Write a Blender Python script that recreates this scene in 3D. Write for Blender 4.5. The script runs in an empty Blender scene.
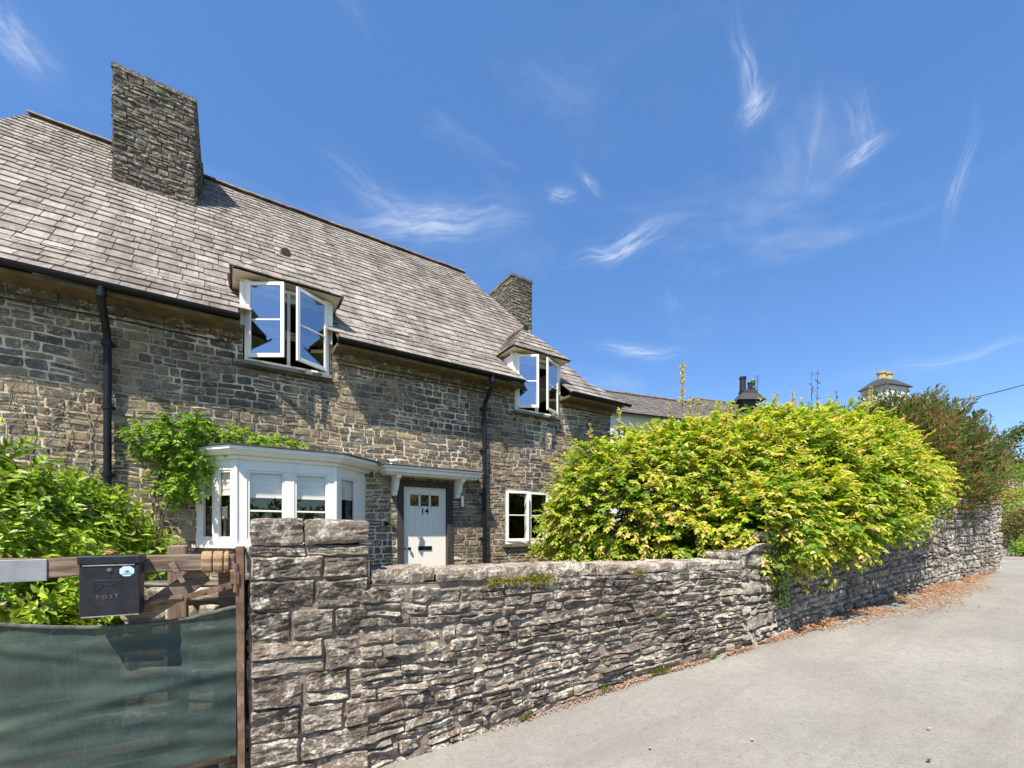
import bpy, math, random
import numpy as np
from mathutils import Vector, Matrix
from math import radians, sin, cos, pi, sqrt

random.seed(7)
rng = np.random.default_rng(11)
SC = bpy.context.scene
COL = SC.collection

# ------------------------------------------------------------------ camera
EYE = 1.6
ANG = math.atan2(658, 431)                      # angle between the view and the house's right
cd = bpy.data.cameras.new('camera'); cam = bpy.data.objects.new('camera', cd); COL.objects.link(cam)
cam.location = (0, 0, EYE); cam.rotation_euler = (pi/2, 0, ANG - pi/2)
cd.sensor_width = 36; cd.lens = 431/1024*36; cd.shift_y = 146/1024
cd.clip_start = 0.05; cd.clip_end = 3000
SC.camera = cam
CS, CC = sin(ANG), cos(ANG)

# ------------------------------------------------------------------ light
SUN = Vector((-1.0, -0.76, 2.0)).normalized()
sd = bpy.data.lights.new('sun', 'SUN'); sun = bpy.data.objects.new('sun', sd); COL.objects.link(sun)
sd.energy = 4.6; sd.angle = radians(0.53); sd.color = (1.0, 0.93, 0.82)
sun.rotation_euler = SUN.to_track_quat('Z', 'Y').to_euler()
SC.view_settings.view_transform = 'Standard'; SC.view_settings.look = 'None'
SC.view_settings.exposure = 0.92; SC.view_settings.gamma = 1.0
SC.view_settings.use_curve_mapping = False

W = bpy.data.worlds.new('World'); SC.world = W; W.use_nodes = True
def build_world():
    nt = W.node_tree; nt.nodes.clear(); N = nt.nodes; L = nt.links
    out = N.new('ShaderNodeOutputWorld'); bg = N.new('ShaderNodeBackground')
    sky = N.new('ShaderNodeTexSky'); sky.sky_type = 'NISHITA'; sky.sun_disc = False
    sky.sun_elevation = math.asin(SUN.z); sky.sun_rotation = math.atan2(SUN.x, SUN.y)
    sky.altitude = 0; sky.air_density = 1.0; sky.dust_density = 0.25; sky.ozone_density = 3.0
    hs = N.new('ShaderNodeHueSaturation'); hs.inputs['Saturation'].default_value = 1.18; hs.inputs['Value'].default_value = 1.0
    hs.inputs['Hue'].default_value = 0.508
    L.new(sky.outputs[0], hs.inputs['Color'])
    hz = N.new('ShaderNodeMix'); hz.data_type = 'RGBA'; hz.inputs[0].default_value = .34
    L.new(hs.outputs[0], hz.inputs[6]); hz.inputs[7].default_value = (.52, 1.38, 2.95, 1)
    tc = N.new('ShaderNodeTexCoord')
    def M(op, a, b=None, c=None):
        n = N.new('ShaderNodeMath'); n.operation = op
        for i, v in enumerate((a, b, c)):
            if v is None: continue
            if isinstance(v, (int, float)): n.inputs[i].default_value = v
            else: L.new(v, n.inputs[i])
        return n.outputs[0]
    def V(op, a, b):
        n = N.new('ShaderNodeVectorMath'); n.operation = op
        for i, v in enumerate((a, b)):
            if isinstance(v, (tuple, Vector)): n.inputs[i].default_value = tuple(v)
            else: L.new(v, n.inputs[i])
        return n
    # warped direction
    nz = N.new('ShaderNodeTexNoise'); nz.inputs['Scale'].default_value = 7; nz.inputs['Detail'].default_value = 3
    L.new(tc.outputs['Generated'], nz.inputs['Vector'])
    wv = V('SUBTRACT', nz.outputs['Color'], (0.5, 0.5, 0.5)); wv2 = V('SCALE', wv.outputs[0], (0, 0, 0)); wv2.inputs['Scale'].default_value = 0.06
    d = V('ADD', tc.outputs['Generated'], wv2.outputs[0])
    total = None
    # wisp: pixel direction (u,y), half sizes, rotation, strength
    wisps = [(430, 218, 82, 15, -8, .55), (620, 244, 40, 9, -12, .62), (757, 104, 20, 14, -35, .55), (748, 72, 9, 34, -12, .35),
             (868, 152, 20, 9, -20, .5), (864, 120, 12, 26, -18, .22), (640, 346, 38, 6, 8, .55), (952, 178, 5, 42, 14, .26), (562, 193, 15, 7, 10, .42),
             (590, 182, 18, 4, 42, .36), (12, 40, 26, 22, 30, .42), (380, 195, 50, 12, 20, .2), (940, 358, 70, 6, -2, .2), (820, 130, 4, 34, 6, .16)]
    for k, (u, y, a, b, rot, st) in enumerate(wisps):
        x = (u-512)/431; z = (530-y)/431
        C0 = Vector((CS*x+CC, -CC*x+CS, z)).normalized()
        T = Vector((C0.y, -C0.x, 0)).normalized(); B = T.cross(C0) * 1.0
        B = Vector(B).normalized()
        if B.z < 0: B = -B
        r = radians(rot); T2 = T*cos(r) - B*sin(r); B2 = T*sin(r) + B*cos(r)
        sc = 431*sqrt(1+x*x+z*z); a *= .80; b *= .85
        X = M('MULTIPLY', V('DOT_PRODUCT', d.outputs[0], T2).outputs['Value'], sc/a)
        Y = M('MULTIPLY', V('DOT_PRODUCT', d.outputs[0], B2).outputs['Value'], sc/b)
        r2 = M('ADD', M('MULTIPLY', X, X), M('MULTIPLY', Y, Y))
        g = M('POWER', 2.718, M('MULTIPLY', r2, -1.0))
        g = M('MULTIPLY', g, M('GREATER_THAN', V('DOT_PRODUCT', tc.outputs['Generated'], C0).outputs['Value'], 0.5))
        # streaks running along the wisp
        s1 = N.new('ShaderNodeCombineXYZ'); L.new(M('MULTIPLY', X, .9), s1.inputs[0]); L.new(M('MULTIPLY', Y, 1.5 if b < a else .8), s1.inputs[1]); s1.inputs[2].default_value = k*3.7
        if b > a:
            L.new(M('MULTIPLY', X, 1.8), s1.inputs[0])
        n1 = N.new('ShaderNodeTexNoise'); n1.inputs['Scale'].default_value = 1.3; n1.inputs['Detail'].default_value = 6; n1.inputs['Roughness'].default_value = .6; n1.inputs['Distortion'].default_value = .25
        L.new(s1.outputs[0], n1.inputs['Vector'])
        mr = N.new('ShaderNodeMapRange'); mr.interpolation_type = 'SMOOTHSTEP'; mr.inputs['From Min'].default_value = .22; mr.inputs['From Max'].default_value = .80
        L.new(n1.outputs['Fac'], mr.inputs['Value'])
        m = M('MULTIPLY', M('MULTIPLY', g, mr.outputs[0]), st*.92)
        total = m if total is None else M('ADD', total, m)
    cz = N.new('ShaderNodeTexNoise'); cz.inputs['Scale'].default_value = 2.1; cz.inputs['Detail'].default_value = 9; cz.inputs['Roughness'].default_value = .62; cz.inputs['Distortion'].default_value = .6
    cmp_ = N.new('ShaderNodeMapping'); cmp_.inputs['Scale'].default_value = (1, 1.6, 3.2); cmp_.inputs['Rotation'].default_value = (0, .25, .6); L.new(tc.outputs['Generated'], cmp_.inputs[0]); L.new(cmp_.outputs[0], cz.inputs['Vector'])
    veil = N.new('ShaderNodeMapRange'); veil.interpolation_type = 'SMOOTHSTEP'; veil.inputs['From Min'].default_value = .50; veil.inputs['From Max'].default_value = .82; veil.inputs['To Max'].default_value = .15; L.new(cz.outputs['Fac'], veil.inputs['Value'])
    total = M('MINIMUM', M('ADD', total, veil.outputs[0]), .85)
    mix = N.new('ShaderNodeMix'); mix.data_type = 'RGBA'
    L.new(total, mix.inputs[0]); L.new(hz.outputs[2], mix.inputs[6]); mix.inputs[7].default_value = (5.0, 5.25, 5.6, 1)
    L.new(mix.outputs[2], bg.inputs[0]); bg.inputs[1].default_value = 0.122
    L.new(bg.outputs[0], out.inputs[0])
build_world()

# ------------------------------------------------------------------ helpers
def vnoise(P, seed=0, octaves=1, rough=.5):
    P = np.asarray(P, dtype=np.float64); res = 0; amp = 1; tot = 0
    for o in range(octaves):
        q = P*(2**o) + 17.3*o + seed*7.13
        i = np.floor(q).astype(np.int64); f = q-i; f = f*f*(3-2*f); v = 0
        for dx in (0, 1):
            for dy in (0, 1):
                for dz in (0, 1):
                    n = (i[:, 0]+dx)*374761393 + (i[:, 1]+dy)*668265263 + (i[:, 2]+dz)*2147483647 + seed*974711
                    n = (n ^ (n >> 13))*1274126177 & 0xffffffff; n = (n ^ (n >> 16)) & 0xffff
                    w = (f[:, 0] if dx else 1-f[:, 0])*(f[:, 1] if dy else 1-f[:, 1])*(f[:, 2] if dz else 1-f[:, 2])
                    v = v + w*(n/65535.0)
        res = res + amp*v; tot += amp; amp *= rough
    return res/tot*2-1                       # -1..1

class MB:
    def __init__(s): s.v = []; s.nv = 0; s.loops = []; s.sz = []; s.col = []; s.mi = []
    def add(s, V, faces, col=(1, 1, 1), mi=0):
        V = np.asarray(V, dtype=np.float32).reshape(-1, 3); n = len(V)
        s.v.append(V)
        c = np.asarray(col, dtype=np.float32)
        s.col.append(np.broadcast_to(c, (n, 3)) if c.ndim == 1 else c)
        if isinstance(faces, np.ndarray):
            s.loops.append((faces+s.nv).ravel()); s.sz.append(np.full(len(faces), faces.shape[1])); s.mi.append(np.full(len(faces), mi))
        else:
            for f in faces:
                s.loops.append(np.array(f)+s.nv); s.sz.append(np.array([len(f)])); s.mi.append(np.array([mi]))
        s.nv += n
    def build(s, name, mats, parent=None, smooth=False):
        me = bpy.data.meshes.new(name)
        if s.nv:
            V = np.concatenate(s.v); Lp = np.concatenate(s.loops).astype(np.int32); S = np.concatenate(s.sz).astype(np.int32)
            me.vertices.add(len(V)); me.vertices.foreach_set('co', V.ravel().astype(np.float32))
            me.loops.add(len(Lp)); me.loops.foreach_set('vertex_index', Lp)
            me.polygons.add(len(S)); st = np.concatenate([[0], np.cumsum(S)[:-1]]).astype(np.int32)
            me.polygons.foreach_set('loop_start', st)
            me.polygons.foreach_set('material_index', np.concatenate(s.mi).astype(np.int32))
            me.polygons.foreach_set('use_smooth', np.full(len(S), smooth))
            me.update(calc_edges=True)
            ca = me.color_attributes.new('Col', 'FLOAT_COLOR', 'POINT')
            c = np.ones((len(V), 4), np.float32); c[:, :3] = np.concatenate(s.col); ca.data.foreach_set('color', c.ravel())
            me.validate()
        for m in (mats if isinstance(mats, (list, tuple)) else [mats]): me.materials.append(m)
        o = bpy.data.objects.new(name, me); COL.objects.link(o)
        if parent: attach(o, parent)
        return o

def wloc(o):
    l = Vector(o.location)
    while o.parent: o = o.parent; l = l+Vector(o.location)
    return l
def attach(o, p): o.parent = p; o.location = Vector(o.location) - wloc(p)
def tag(o, label, cat=None, group=None, kind=None):
    if label: o['label'] = label
    if cat: o['category'] = cat
    if group: o['group'] = group
    if kind: o['kind'] = kind
    return o
def thing(name, loc, label, cat, group=None):
    o = bpy.data.objects.new(name, None); COL.objects.link(o); o.location = loc; o.empty_display_size = .1
    return tag(o, label, cat, group)
def struct(o, kind='structure'): o['kind'] = kind; return o
def bevel(o, w=.004, seg=2):
    m = o.modifiers.new('Bevel', 'BEVEL'); m.width = w; m.segments = seg; m.limit_method = 'ANGLE'; m.angle_limit = radians(40); return o

BOXF = np.array([[0, 3, 2, 1], [4, 5, 6, 7], [0, 1, 5, 4], [1, 2, 6, 5], [2, 3, 7, 6], [3, 0, 4, 7]])
def box(mb, a, b, col=(1, 1, 1), mi=0):
    x0, y0, z0 = a; x1, y1, z1 = b
    mb.add([(x0, y0, z0), (x1, y0, z0), (x1, y1, z0), (x0, y1, z0), (x0, y0, z1), (x1, y0, z1), (x1, y1, z1), (x0, y1, z1)], BOXF, col, mi)
def frame_box(mb, O, U, Vv, Wv, a, b, col=(1, 1, 1), mi=0):
    """box in the frame (O;U,V,W) between local corners a and b"""
    O = np.array(O, float); U = np.array(U, float); Vv = np.array(Vv, float); Wv = np.array(Wv, float)
    p = [(a[0], a[1], a[2]), (b[0], a[1], a[2]), (b[0], b[1], a[2]), (a[0], b[1], a[2]), (a[0], a[1], b[2]), (b[0], a[1], b[2]), (b[0], b[1], b[2]), (a[0], b[1], b[2])]
    mb.add([O+U*x+Vv*y+Wv*z for x, y, z in p], BOXF, col, mi)
def seg_frame(P, Q):
    """unit vector along P>Q, outward normal (to the right of the walking direction), up"""
    P = np.array(P, float); Q = np.array(Q, float); d = Q-P; L = np.hypot(*d); d = d/L
    return L, np.array([d[0], d[1], 0]), np.array([d[1], -d[0], 0])
def segbox(mb, P, Q, a, b, z0, z1, n0, n1, col=(1, 1, 1), mi=0):
    L, U, Nn = seg_frame(P, Q)
    frame_box(mb, (P[0], P[1], 0), U, Nn, (0, 0, 1), (a, n0, z0), (b, n1, z1), col, mi)
def tube(mb, pts, r, n=8, col=(1, 1, 1), mi=0, caps=True):
    pts = [Vector(p) for p in pts]; rs = r if isinstance(r, (list, tuple)) else [r]*len(pts)
    V = []; up = None
    for i, p in enumerate(pts):
        t = (pts[min(i+1, len(pts)-1)]-pts[max(i-1, 0)])
        if t.length < 1e-9: t = Vector((0, 0, 1))
        t.normalize()
        if up is None: up = t.orthogonal().normalized()
        else:
            up = (up-t*up.dot(t))
            if up.length < 1e-6: up = t.orthogonal()
            up.normalize()
        w = t.cross(up)
        for k in range(n):
            a = 2*pi*k/n; V.append(p+(up*cos(a)+w*sin(a))*rs[i])
    F = [[i*n+k, i*n+(k+1) % n, (i+1)*n+(k+1) % n, (i+1)*n+k] for i in range(len(pts)-1) for k in range(n)]
    mb.add([tuple(v) for v in V], np.array(F), col, mi)
    if caps:
        mb.add([tuple(v) for v in V[:n]], [list(range(n))[::-1]], col, mi)
        mb.add([tuple(v) for v in V[-n:]], [list(range(n))], col, mi)
def lathe(mb, O, prof, n=16, col=(1, 1, 1), mi=0):
    V = []
    for r, z in prof:
        for k in range(n):
            a = 2*pi*k/n; V.append((O[0]+r*cos(a), O[1]+r*sin(a), O[2]+z))
    F = [[i*n+k, i*n+(k+1) % n, (i+1)*n+(k+1) % n, (i+1)*n+k] for i in range(len(prof)-1) for k in range(n)]
    mb.add(V, np.array(F), col, mi)
    mb.add(V[:n], [list(range(n))[::-1]], col, mi); mb.add(V[-n:], [list(range(n))], col, mi)
def prism(mb, poly, O, U, Vv, Wv, w0, w1, col=(1, 1, 1), mi=0):
    """extrude a polygon given in the (U,V) plane along W"""
    O, U, Vv, Wv = [np.array(x, float) for x in (O, U, Vv, Wv)]
    n = len(poly)
    V = [O+U*a+Vv*b+Wv*w0 for a, b in poly]+[O+U*a+Vv*b+Wv*w1 for a, b in poly]
    F = [list(range(n))[::-1], list(range(n, 2*n))]+[[i, (i+1) % n, n+(i+1) % n, n+i] for i in range(n)]
    mb.add(V, F, col, mi)

# ------------------------------------------------------------------ materials
class NT:
    def __init__(s, name):
        s.m = bpy.data.materials.new(name); s.m.use_nodes = True; s.t = s.m.node_tree; s.N = s.t.nodes; s.L = s.t.links
        s.b = s.N['Principled BSDF']; s.out = s.N['Material Output']
        s.tc = s.N.new('ShaderNodeTexCoord'); s.co = s.tc.outputs['Object']
    def set(s, inp, v):
        if isinstance(v, (int, float)): inp.default_value = v
        elif isinstance(v, (tuple, list)): inp.default_value = tuple(v)+((1,) if len(v) == 3 and len(inp.default_value) == 4 else ())
        else: s.L.new(v, inp)
    def noise(s, scale, detail=4, rough=.55, dist=0, vec=None, stretch=None):
        n = s.N.new('ShaderNodeTexNoise'); n.inputs['Scale'].default_value = scale; n.inputs['Detail'].default_value = detail
        n.inputs['Roughness'].default_value = rough; n.inputs['Distortion'].default_value = dist
        v = vec or s.co
        if stretch:
            mp = s.N.new('ShaderNodeMapping'); mp.inputs['Scale'].default_value = stretch; s.L.new(v, mp.inputs[0]); v = mp.outputs[0]
        s.L.new(v, n.inputs['Vector']); return n.outputs['Fac']
    def voro(s, scale, feature='F1', rnd=1):
        n = s.N.new('ShaderNodeTexVoronoi'); n.feature = feature; n.inputs['Scale'].default_value = scale; n.inputs['Randomness'].default_value = rnd
        s.L.new(s.co, n.inputs['Vector']); return n.outputs['Distance'], n.outputs.get('Color')
    def ramp(s, f, lo, hi, a=0., b=1.):
        n = s.N.new('ShaderNodeMapRange'); n.interpolation_type = 'SMOOTHSTEP'
        for k, v in (('From Min', lo), ('From Max', hi), ('To Min', a), ('To Max', b)): n.inputs[k].default_value = v
        s.L.new(f, n.inputs['Value']); return n.outputs[0]
    def mix(s, f, a, b, blend='MIX'):
        n = s.N.new('ShaderNodeMix'); n.data_type = 'RGBA'; n.blend_type = blend
        s.set(n.inputs[0], f); s.set(n.inputs[6], a); s.set(n.inputs[7], b); return n.outputs[2]
    def math(s, op, a, b=0.):
        n = s.N.new('ShaderNodeMath'); n.operation = op; s.set(n.inputs[0], a); s.set(n.inputs[1], b); return n.outputs[0]
    def attr(s, name='Col'):
        n = s.N.new('ShaderNodeAttribute'); n.attribute_name = name; return n.outputs['Color']
    def bump(s, h, strength=.5, dist=.01, prev=None):
        n = s.N.new('ShaderNodeBump'); n.inputs['Strength'].default_value = strength; n.inputs['Distance'].default_value = dist
        s.L.new(h, n.inputs['Height'])
        if prev: s.L.new(prev, n.inputs['Normal'])
        return n.outputs[0]
    def done(s, col=None, rough=.8, normal=None, spec=.3, metal=0):
        if col is not None: s.set(s.b.inputs['Base Color'], col)
        s.set(s.b.inputs['Roughness'], rough); s.b.inputs['Specular IOR Level'].default_value = spec; s.b.inputs['Metallic'].default_value = metal
        if normal: s.L.new(normal, s.b.inputs['Normal'])
        return s.m

def m_stone(name, lichen=.5, lich_col=(.52, .51, .46), dark=.5, moss=.0, scale=1.0, bumpd=.012, dark_col=(.045, .038, .032), speck=1.0, weather=0):
    t = NT(name); c = t.attr()
    n1 = t.noise(9*scale, 6, .65); c = t.mix(t.ramp(n1, .3, .75), c, t.mix(.6, c, (.5, .42, .34), 'MULTIPLY'))
    n2 = t.noise(1.6*scale, 5, .6); c = t.mix(t.ramp(n2, .52-.25*(dark-.5), .72-.25*(dark-.5), 0, .8), c, dark_col)
    if weather:
        wn = t.math('ADD', t.math('MULTIPLY', t.noise(.42, 5, .65), .6), t.math('MULTIPLY', t.noise(4.5, 7, .75, .5), .4))
        c = t.mix(t.ramp(wn, .47, .60, 0, weather), c, (.085, .072, .06))
    nf = t.noise(38*scale, 5, .7, stretch=(1, 1, 2.2)); c = t.mix(t.ramp(nf, .36, .62, .55, 0), c, (.05, .04, .035))
    n3 = t.noise(9*scale, 9, .82, .4); n4 = t.noise(46*scale, 5, .8)
    big = t.noise(.9*scale, 3, .5)
    lm = t.math('MULTIPLY', t.ramp(n3, .66-.22*lichen, .74-.18*lichen), t.ramp(n4, .36, .54))
    lm = t.math('MULTIPLY', lm, t.ramp(big, .3, .6, .35, 1))
    c = t.mix(t.math('MULTIPLY', lm, .9), c, lich_col)
    yl = t.math('MULTIPLY', t.ramp(t.noise(3.1*scale, 5, .6, vec=None, stretch=(1, 1, 1.3)), .66, .72), t.ramp(n4, .42, .6))
    c = t.mix(t.math('MULTIPLY', yl, .55), c, (.33, .24, .07))
    if moss: 
        mm = t.ramp(t.noise(2.3*scale, 6, .7), .62-.2*moss, .72-.2*moss, 0, .7); c = t.mix(mm, c, (.11, .13, .035))
    sp = t.noise(75*scale, 3, .8); c = t.mix(t.ramp(sp, .60, .68, 0, .75*speck), c, (.03, .027, .024)); c = t.mix(t.ramp(sp, .40, .33, 0, .5*speck), c, lich_col)
    h = t.math('ADD', t.math('MULTIPLY', n1, .6), t.math('ADD', t.math('MULTIPLY', nf, .5), t.math('MULTIPLY', n4, .35)))
    return t.done(c, .92, t.bump(h, .9, bumpd), .15)

def m_flat(name, col, rough=.6, var=.15, scale=6, bumps=.1, spec=.35, metal=0, dirt=None, dirt_amt=.5):
    t = NT(name); n = t.noise(scale, 6, .6); c = t.mix(t.ramp(n, .3, .7, 0, 1), tuple(x*(1-var) for x in col), tuple(min(1, x*(1+var)) for x in col))
    if dirt: c = t.mix(t.ramp(t.noise(scale*.6, 8, .75), .5, .72, 0, dirt_amt), c, dirt)
    return t.done(c, rough, t.bump(t.noise(scale*12, 4, .6), bumps, .004), spec, metal)

def m_leaf(name, rough=.45, trans=.35, tint=(1, 1, 1)):
    t = NT(name); c = t.attr(); c = t.mix(t.ramp(t.noise(30, 3), .3, .7, 0, .35), c, t.mix(1.0, c, (.7, .8, .6), 'MULTIPLY'))
    t.done(c, rough, None, .4)
    tr = t.N.new('ShaderNodeBsdfTranslucent'); c2 = t.mix(1.0, c, (1.5, 1.55, .75), 'MULTIPLY'); t.L.new(c2, tr.inputs[0])
    ms = t.N.new('ShaderNodeMixShader'); ms.inputs[0].default_value = trans
    t.L.new(t.b.outputs[0], ms.inputs[1]); t.L.new(tr.outputs[0], ms.inputs[2]); t.L.new(ms.outputs[0], t.out.inputs[0])
    return t.m

M = {}
M['wall_stone'] = m_stone('house_stone', .72, (.62, .57, .47), .54, 0, 1.1, .012, (.085, .07, .055), .7, .72)
def m_mortar():
    t = NT('house_mortar'); c = t.mix(t.ramp(t.noise(8, 5, .7), .35, .65), (.70, .58, .40), (.80, .69, .50))
    c = t.mix(t.ramp(t.noise(.75, 4, .6), .40, .54, 0, .85), c, (.30, .24, .165)); c = t.mix(t.ramp(t.noise(12, 6, .75), .52, .68, 0, .65), c, (.12, .10, .075))
    return t.done(c, .95, t.bump(t.noise(40, 5, .7), .8, .006), .1)
M['mortar'] = m_mortar()
M['front_stone'] = m_stone('front_wall_stone', .84, (.72, .66, .54), .66, .10, 1.0, .018, (.06, .042, .034), .7)
M['far_stone'] = m_stone('far_wall_stone', .95, (.68, .64, .55), .5, .3, 1.2, .02)
M['front_mortar'] = m_flat('front_wall_joint', (.21, .175, .135), .97, .4, 12, 1, .1, dirt=(.42, .37, .29), dirt_amt=.8)
M['coping'] = m_stone('coping_stone', .95, (.68, .62, .51), .55, .1, 1.0, .012)
M['chimney_stone'] = m_stone('chimney_stone', .85, (.52, .48, .41), .7, .2, 1.1, .014, (.06, .045, .038), 1.0, .5)
def m_slate():
    t = NT('roof_slate'); c = t.attr()
    n = t.noise(7, 7, .7); c = t.mix(t.ramp(n, .35, .7, 0, .6), c, t.mix(1., c, (.62, .55, .5), 'MULTIPLY'))
    l = t.noise(16, 6, .75); c = t.mix(t.math('MULTIPLY', t.ramp(l, .5, .66), t.ramp(t.noise(1.1, 3), .35, .6, .25, .85)), c, (.52, .48, .42))
    c = t.mix(t.ramp(t.noise(.9, 6, .75), .48, .66, 0, .55), c, (.10, .088, .075))
    st = t.noise(1, 5, .7, stretch=(3.2, .45, .45)); c = t.mix(t.ramp(st, .46, .68, 0, .65), c, (.11, .085, .07)); c = t.mix(t.ramp(t.noise(2.4, 6, .7), .62, .74, 0, .5), c, (.50, .46, .38))
    return t.done(c, .78, t.bump(t.math('ADD', n, t.math('MULTIPLY', t.noise(40, 4), .5)), .6, .006), .3)
M['slate'] = m_slate()
M['white'] = m_flat('white_paint', (.92, .87, .78), .42, .03, 4, .06, .45, dirt=(.60, .58, .52), dirt_amt=.35)
M['cream'] = m_flat('cream_soffit', (.66, .58, .42), .7, .10, 5, .15, .3, dirt=(.35, .29, .18), dirt_amt=.5)
M['door'] = m_flat('door_paint', (.90, .84, .73), .4, .03, 3, .04, .45)
M['dark_frame'] = m_flat('dark_timber', (.055, .045, .042), .6, .2, 9, .2)
M['black_metal'] = m_flat('black_metal', (.008, .008, .010), .42, .2, 9, .05, .35)
M['box_paint'] = m_flat('box_paint', (.016, .017, .022), .38, .3, 20, .12, .5, dirt=(.06, .06, .055), dirt_amt=.35)
M['box_letter'] = m_flat('box_lettering', (.13, .13, .14), .5, .3, 30, .1, .4)
M['box_edge'] = m_flat('box_edge', (.30, .29, .28), .45, .3, 30, .1, .5)
M['chrome'] = m_flat('chrome', (.75, .75, .75), .2, .05, 9, .0, .5, 1)
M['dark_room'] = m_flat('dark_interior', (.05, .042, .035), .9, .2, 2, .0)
M['blind'] = m_flat('linen_blind', (.90, .86, .74), .9, .06, 3, .1, .1)
M['curtain'] = m_flat('curtain', (.33, .25, .10), .9, .2, 3, .1, .1)
M['wax'] = m_flat('candle_wax', (.80, .77, .68), .5, .03)
M['brass'] = m_flat('aged_brass', (.35, .27, .17), .45, .2, 20, .1, .5, .6)
M['lead'] = m_flat('lead_sheet', (.16, .15, .14), .6, .25, 4, .2, .4, dirt=(.35, .33, .28), dirt_amt=.5)
M['lead_dark'] = m_flat('lead_edge', (.07, .065, .06), .6, .3, 6, .3)
M['terracotta'] = m_flat('terracotta', (.42, .27, .15), .8, .15)
M['ridge'] = m_flat('ridge_tile', (.20, .15, .135), .8, .35, 5, .5, dirt=(.36, .33, .28), dirt_amt=.8)
M['sticker'] = m_flat('sticker', (.50, .66, .72), .4, .04)
M['sticker_dark'] = m_flat('sticker_print', (.10, .17, .22), .5, .04)
M['render_white'] = m_flat('white_render', (.62, .61, .57), .9, .08, 2, .3, dirt=(.42, .40, .34), dirt_amt=.5)
M['far_slate'] = m_flat('far_slate', (.16, .135, .115), .85, .3, 3, .6, dirt=(.26, .22, .16), dirt_amt=.5)
M['dark_slate'] = m_flat('dark_slate', (.05, .05, .055), .7, .25, 6, .4)
M['pot'] = m_flat('chimney_pot', (.42, .33, .17), .8, .15)
M['black_pot'] = m_flat('black_pot', (.02, .02, .022), .7, .15)
M['rust'] = m_flat('rusted_steel', (.17, .10, .065), .85, .35, 14, .8, .3, 0, dirt=(.40, .30, .24), dirt_amt=.6)
M['rope'] = m_flat('rope', (.36, .235, .13), .9, .2, 40, .8)
M['galv'] = m_flat('galvanised_plate', (.30, .31, .33), .55, .15, 8, .2, .5, .3, dirt=(.2, .19, .18), dirt_amt=.4)
M['wire'] = m_flat('cable_sheath', (.02, .02, .02), .6, .1)
M['bark'] = m_flat('bark', (.14, .10, .065), .9, .3, 10, .8)
M['vine'] = m_flat('dry_vine', (.30, .23, .15), .9, .3, 10, .6)
def m_wood(name, a, b, axis=(1, 18, 18)):
    t = NT(name); g = t.noise(2.2, 7, .7, .3, stretch=axis); c = t.mix(t.ramp(g, .3, .68), a, b)
    c = t.mix(t.ramp(t.noise(3, 5, .7), .55, .7, 0, .6), c, (.36, .32, .27))
    return t.done(c, .85, t.bump(g, .8, .006), .2)
M['gate_wood'] = m_wood('weathered_oak', (.095, .062, .042), (.29, .215, .16))
M['post_wood'] = m_wood('post_oak', (.13, .085, .055), (.34, .26, .19), (14, 14, 1))
def m_glass(name, mul=1.7, refl=.12, thru=.75):
    t = NT(name); N = t.N; L = t.L
    gl = N.new('ShaderNodeBsdfGlossy'); gl.inputs['Roughness'].default_value = .015; gl.inputs['Color'].default_value = (.92, .95, 1, 1)
    tr = N.new('ShaderNodeBsdfTransparent'); tr.inputs[0].default_value = (thru, thru, thru, 1)
    fr = N.new('ShaderNodeFresnel'); geo = N.new('ShaderNodeNewGeometry'); L.new(t.math('ADD', 1.52, t.math('MULTIPLY', geo.outputs['Backfacing'], 1/1.52-1.52)), fr.inputs[0])
    f = t.math('MINIMUM', t.math('ADD', t.math('MULTIPLY', fr.outputs[0], mul), refl), 1.0)
    mx = N.new('ShaderNodeMixShader'); L.new(f, mx.inputs[0]); L.new(tr.outputs[0], mx.inputs[1]); L.new(gl.outputs[0], mx.inputs[2])
    nb = t.bump(t.noise(2.5, 2), .05, .01); L.new(nb, gl.inputs['Normal'])
    L.new(mx.outputs[0], t.out.inputs[0]); return t.m
M['glass'] = m_glass('window_glass', .8, .02, .95)
M['glass_sky'] = m_glass('casement_glass', 1.3, .32, .75)
def m_mesh():
    t = NT('windbreak_mesh')
    c = t.mix(t.ramp(t.noise(1.7, 5, .6), .35, .7), (.050, .080, .072), (.115, .150, .115))
    wv = t.noise(1, 3, .6, stretch=(3, 3, 420)); wx = t.noise(1, 3, .6, stretch=(300, 300, 3))
    c = t.mix(t.ramp(wv, .3, .7, .35, 0), c, (.015, .04, .04)); c = t.mix(t.ramp(wx, .35, .7, .25, 0), c, (.16, .24, .22))
    c = t.mix(t.ramp(t.noise(4, 6, .7, stretch=(.6, .6, 3)), .58, .72, 0, .35), c, (.24, .28, .22))
    t.done(c, .6, t.bump(t.math('ADD', wv, wx), .5, .002), .3)
    tr = t.N.new('ShaderNodeBsdfTranslucent'); t.L.new(c, tr.inputs[0])
    tp = t.N.new('ShaderNodeBsdfTransparent')
    m1 = t.N.new('ShaderNodeMixShader'); m1.inputs[0].default_value = .40; t.L.new(t.b.outputs[0], m1.inputs[1]); t.L.new(tr.outputs[0], m1.inputs[2])
    m2 = t.N.new('ShaderNodeMixShader'); m2.inputs[0].default_value = .06; t.L.new(m1.outputs[0], m2.inputs[1]); t.L.new(tp.outputs[0], m2.inputs[2])
    t.L.new(m2.outputs[0], t.out.inputs[0]); return t.m
M['mesh'] = m_mesh()
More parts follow.
